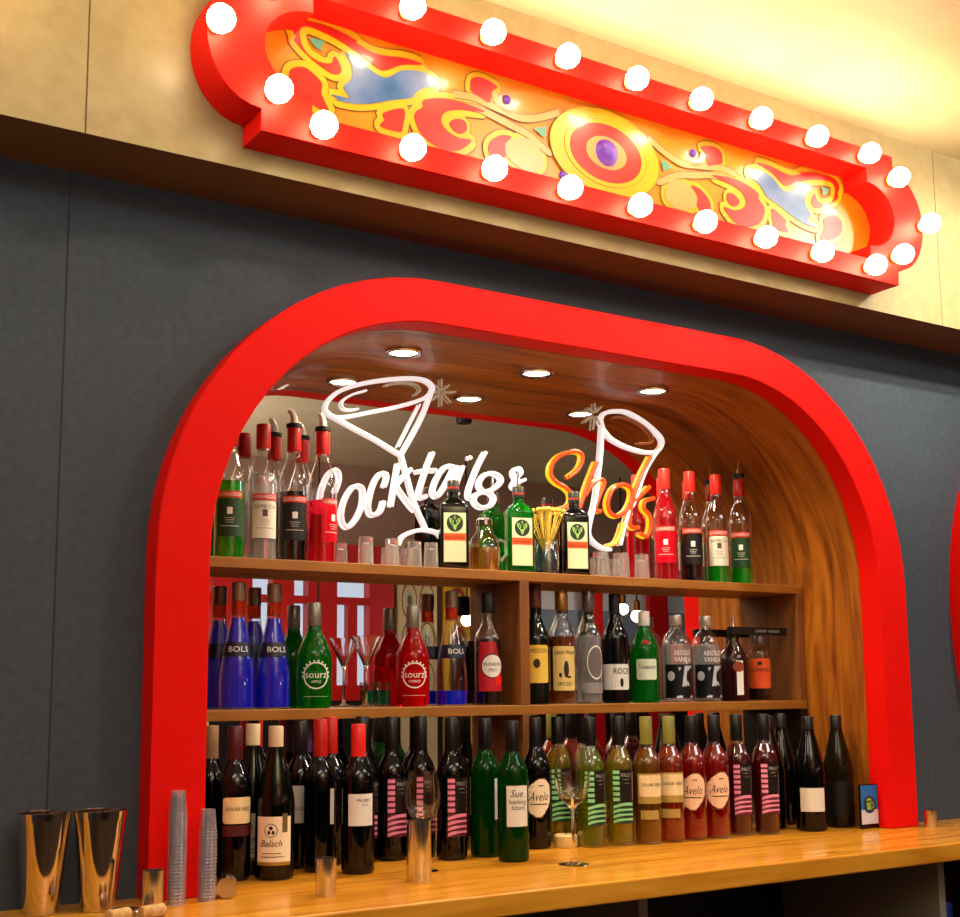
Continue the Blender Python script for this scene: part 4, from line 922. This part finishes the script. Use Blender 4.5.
for x, y, z, l in ((4.390, .812 - 4.8, 1.845, 'pendant globe before the red windows, seen in the mirror'), (3.300, .812 - 4.8, 1.70, 'pendant globe hanging lowest, seen in the mirror'), (5.722, .812 - 4.8, 1.954, 'higher of two pendant globes before the grey panelling'), (5.36, .812 - 4.2, 1.862, 'lower of two pendant globes before the grey panelling')): pendant(x, y, z, l)
t = thing('spotlight', 'black cylinder spotlight on the room ceiling, seen in the mirror', 'ceiling light', (3.574, -2.676, 2.925))
MB().lathe([(.04, -.07), (.045, -.06), (.045, -.0005)], 26).build('housing', BLACK, t)
MB().lathe([(.03, -.0702), (.03, -.072)], 20).build('lens', BLACKG, t)

# ------------------------------------------------------------------ light
for k, (x, e) in enumerate(ROOM_LIGHTS):
    t = thing('ceiling_lamp', ['left', 'middle', 'right'][k] + ' of three ceiling lamps in front of the bulkhead, out of frame', 'ceiling light', (x, ROOM_Y, 2.924), 'ceiling lamps before the bar')
    MB().lathe([(.05, .0), (.06, 0), (.06, -.012), (.05, -.012)], 28, closed=True).build('ring', CHROME, t)
    l = bpy.data.lights.new('ceiling_lamp_beam', 'SPOT'); l.energy = e; l.color = (1, .88, .72); l.shadow_soft_size = .035; l.spot_size = 2.9; l.spot_blend = .35
    o = link('ceiling_lamp_beam', l, t); o.location = (0, 0, -.02); o.rotation_euler = (math.radians(ROOM_TILT), 0, 0)
for k, (x, y, e) in enumerate(((0, -1.9, FILL), (2.8, -1.9, FILL), (5.6, -1.9, FILL))):
    l = bpy.data.lights.new('room_ambience', 'AREA'); l.shape = 'RECTANGLE'; l.size = 1.4; l.size_y = .5; l.energy = e; l.color = (.95, .95, 1)  # extra area fills added for ambience, no fixtures modelled
    o = link('room_ambience', l); o.location = (x, y, 2.90)
t = thing('spotlight', 'ceiling spotlight aimed at the right end of the bulkhead, out of frame', 'ceiling light', (2.98, -.80, 2.924))
MB().lathe([(.04, 0), (.04, -.03), (.03, -.03), (.03, -.005), (.001, -.005)], 20).build('housing', BLACK, t)
l = bpy.data.lights.new('spotlight_beam', 'SPOT'); l.energy = SPOT_W; l.color = (1, .9, .72); l.spot_size = .95; l.spot_blend = .9; l.shadow_soft_size = .03
o = link('spotlight_beam', l, t); o.location = (0, 0, -.02); o.rotation_euler = Vector((0, .66, -.36)).to_track_quat('-Z', 'Y').to_euler()
t = thing('added_uplighter', 'added unseen uplighter that brightens the room ceiling, out of frame', 'lamp', (1.0, -3.4, 0))  # added out of view to brighten the ceiling seen in the mirror
MB().lathe([(.15, .0005), (.15, .02), (.015, .03), (.015, 1.9), (.10, 2.0), (.10, 2.005), (.002, 1.92)], 24).build('stand', BLACK, t)
l = bpy.data.lights.new('uplight', 'AREA'); l.shape = 'DISK'; l.size = .18; l.energy = UPL; l.color = (1, .9, .8)
o = link('uplight', l, t); o.location = (0, 0, 2.01); o.rotation_euler = (PI, 0, 0)
w = bpy.data.worlds.new('room air'); SC.world = w; w.use_nodes = True
w.node_tree.nodes['Background'].inputs[0].default_value = (.6, .65, .8, 1); w.node_tree.nodes['Background'].inputs[1].default_value = .02

# ------------------------------------------------------------------ camera
cam = bpy.data.cameras.new('camera'); co = link('camera', cam); SC.camera = co
r_ = Vector((0.84658585, -0.53217914, -0.00881819)); u_ = Vector((-0.06455104, -0.11910442, 0.99078116)); f_ = Vector((0.52832335, 0.83821209, 0.13518483))
co.matrix_world = Matrix(((r_.x, u_.x, -f_.x, 0), (r_.y, u_.y, -f_.y, -2.34), (r_.z, u_.z, -f_.z, 1.38376), (0, 0, 0, 1)))
cam.sensor_fit = 'HORIZONTAL'; cam.sensor_width = 36; cam.lens = 1250 / 960 * 36
cam.shift_y = (518.96 - 458.5) / 960; cam.clip_start = .05
SC.view_settings.view_transform = 'Standard'; SC.view_settings.look = 'None'; SC.view_settings.gamma = 1
SC.view_settings.use_curve_mapping = False; SC.view_settings.exposure = EXPO
SC.cycles.max_bounces = 14; SC.cycles.transmission_bounces = 10; SC.cycles.transparent_max_bounces = 24; SC.cycles.glossy_bounces = 6
SC.cycles.use_denoising = True; SC.cycles.sample_clamp_indirect = 6; SC.cycles.blur_glossy = .3
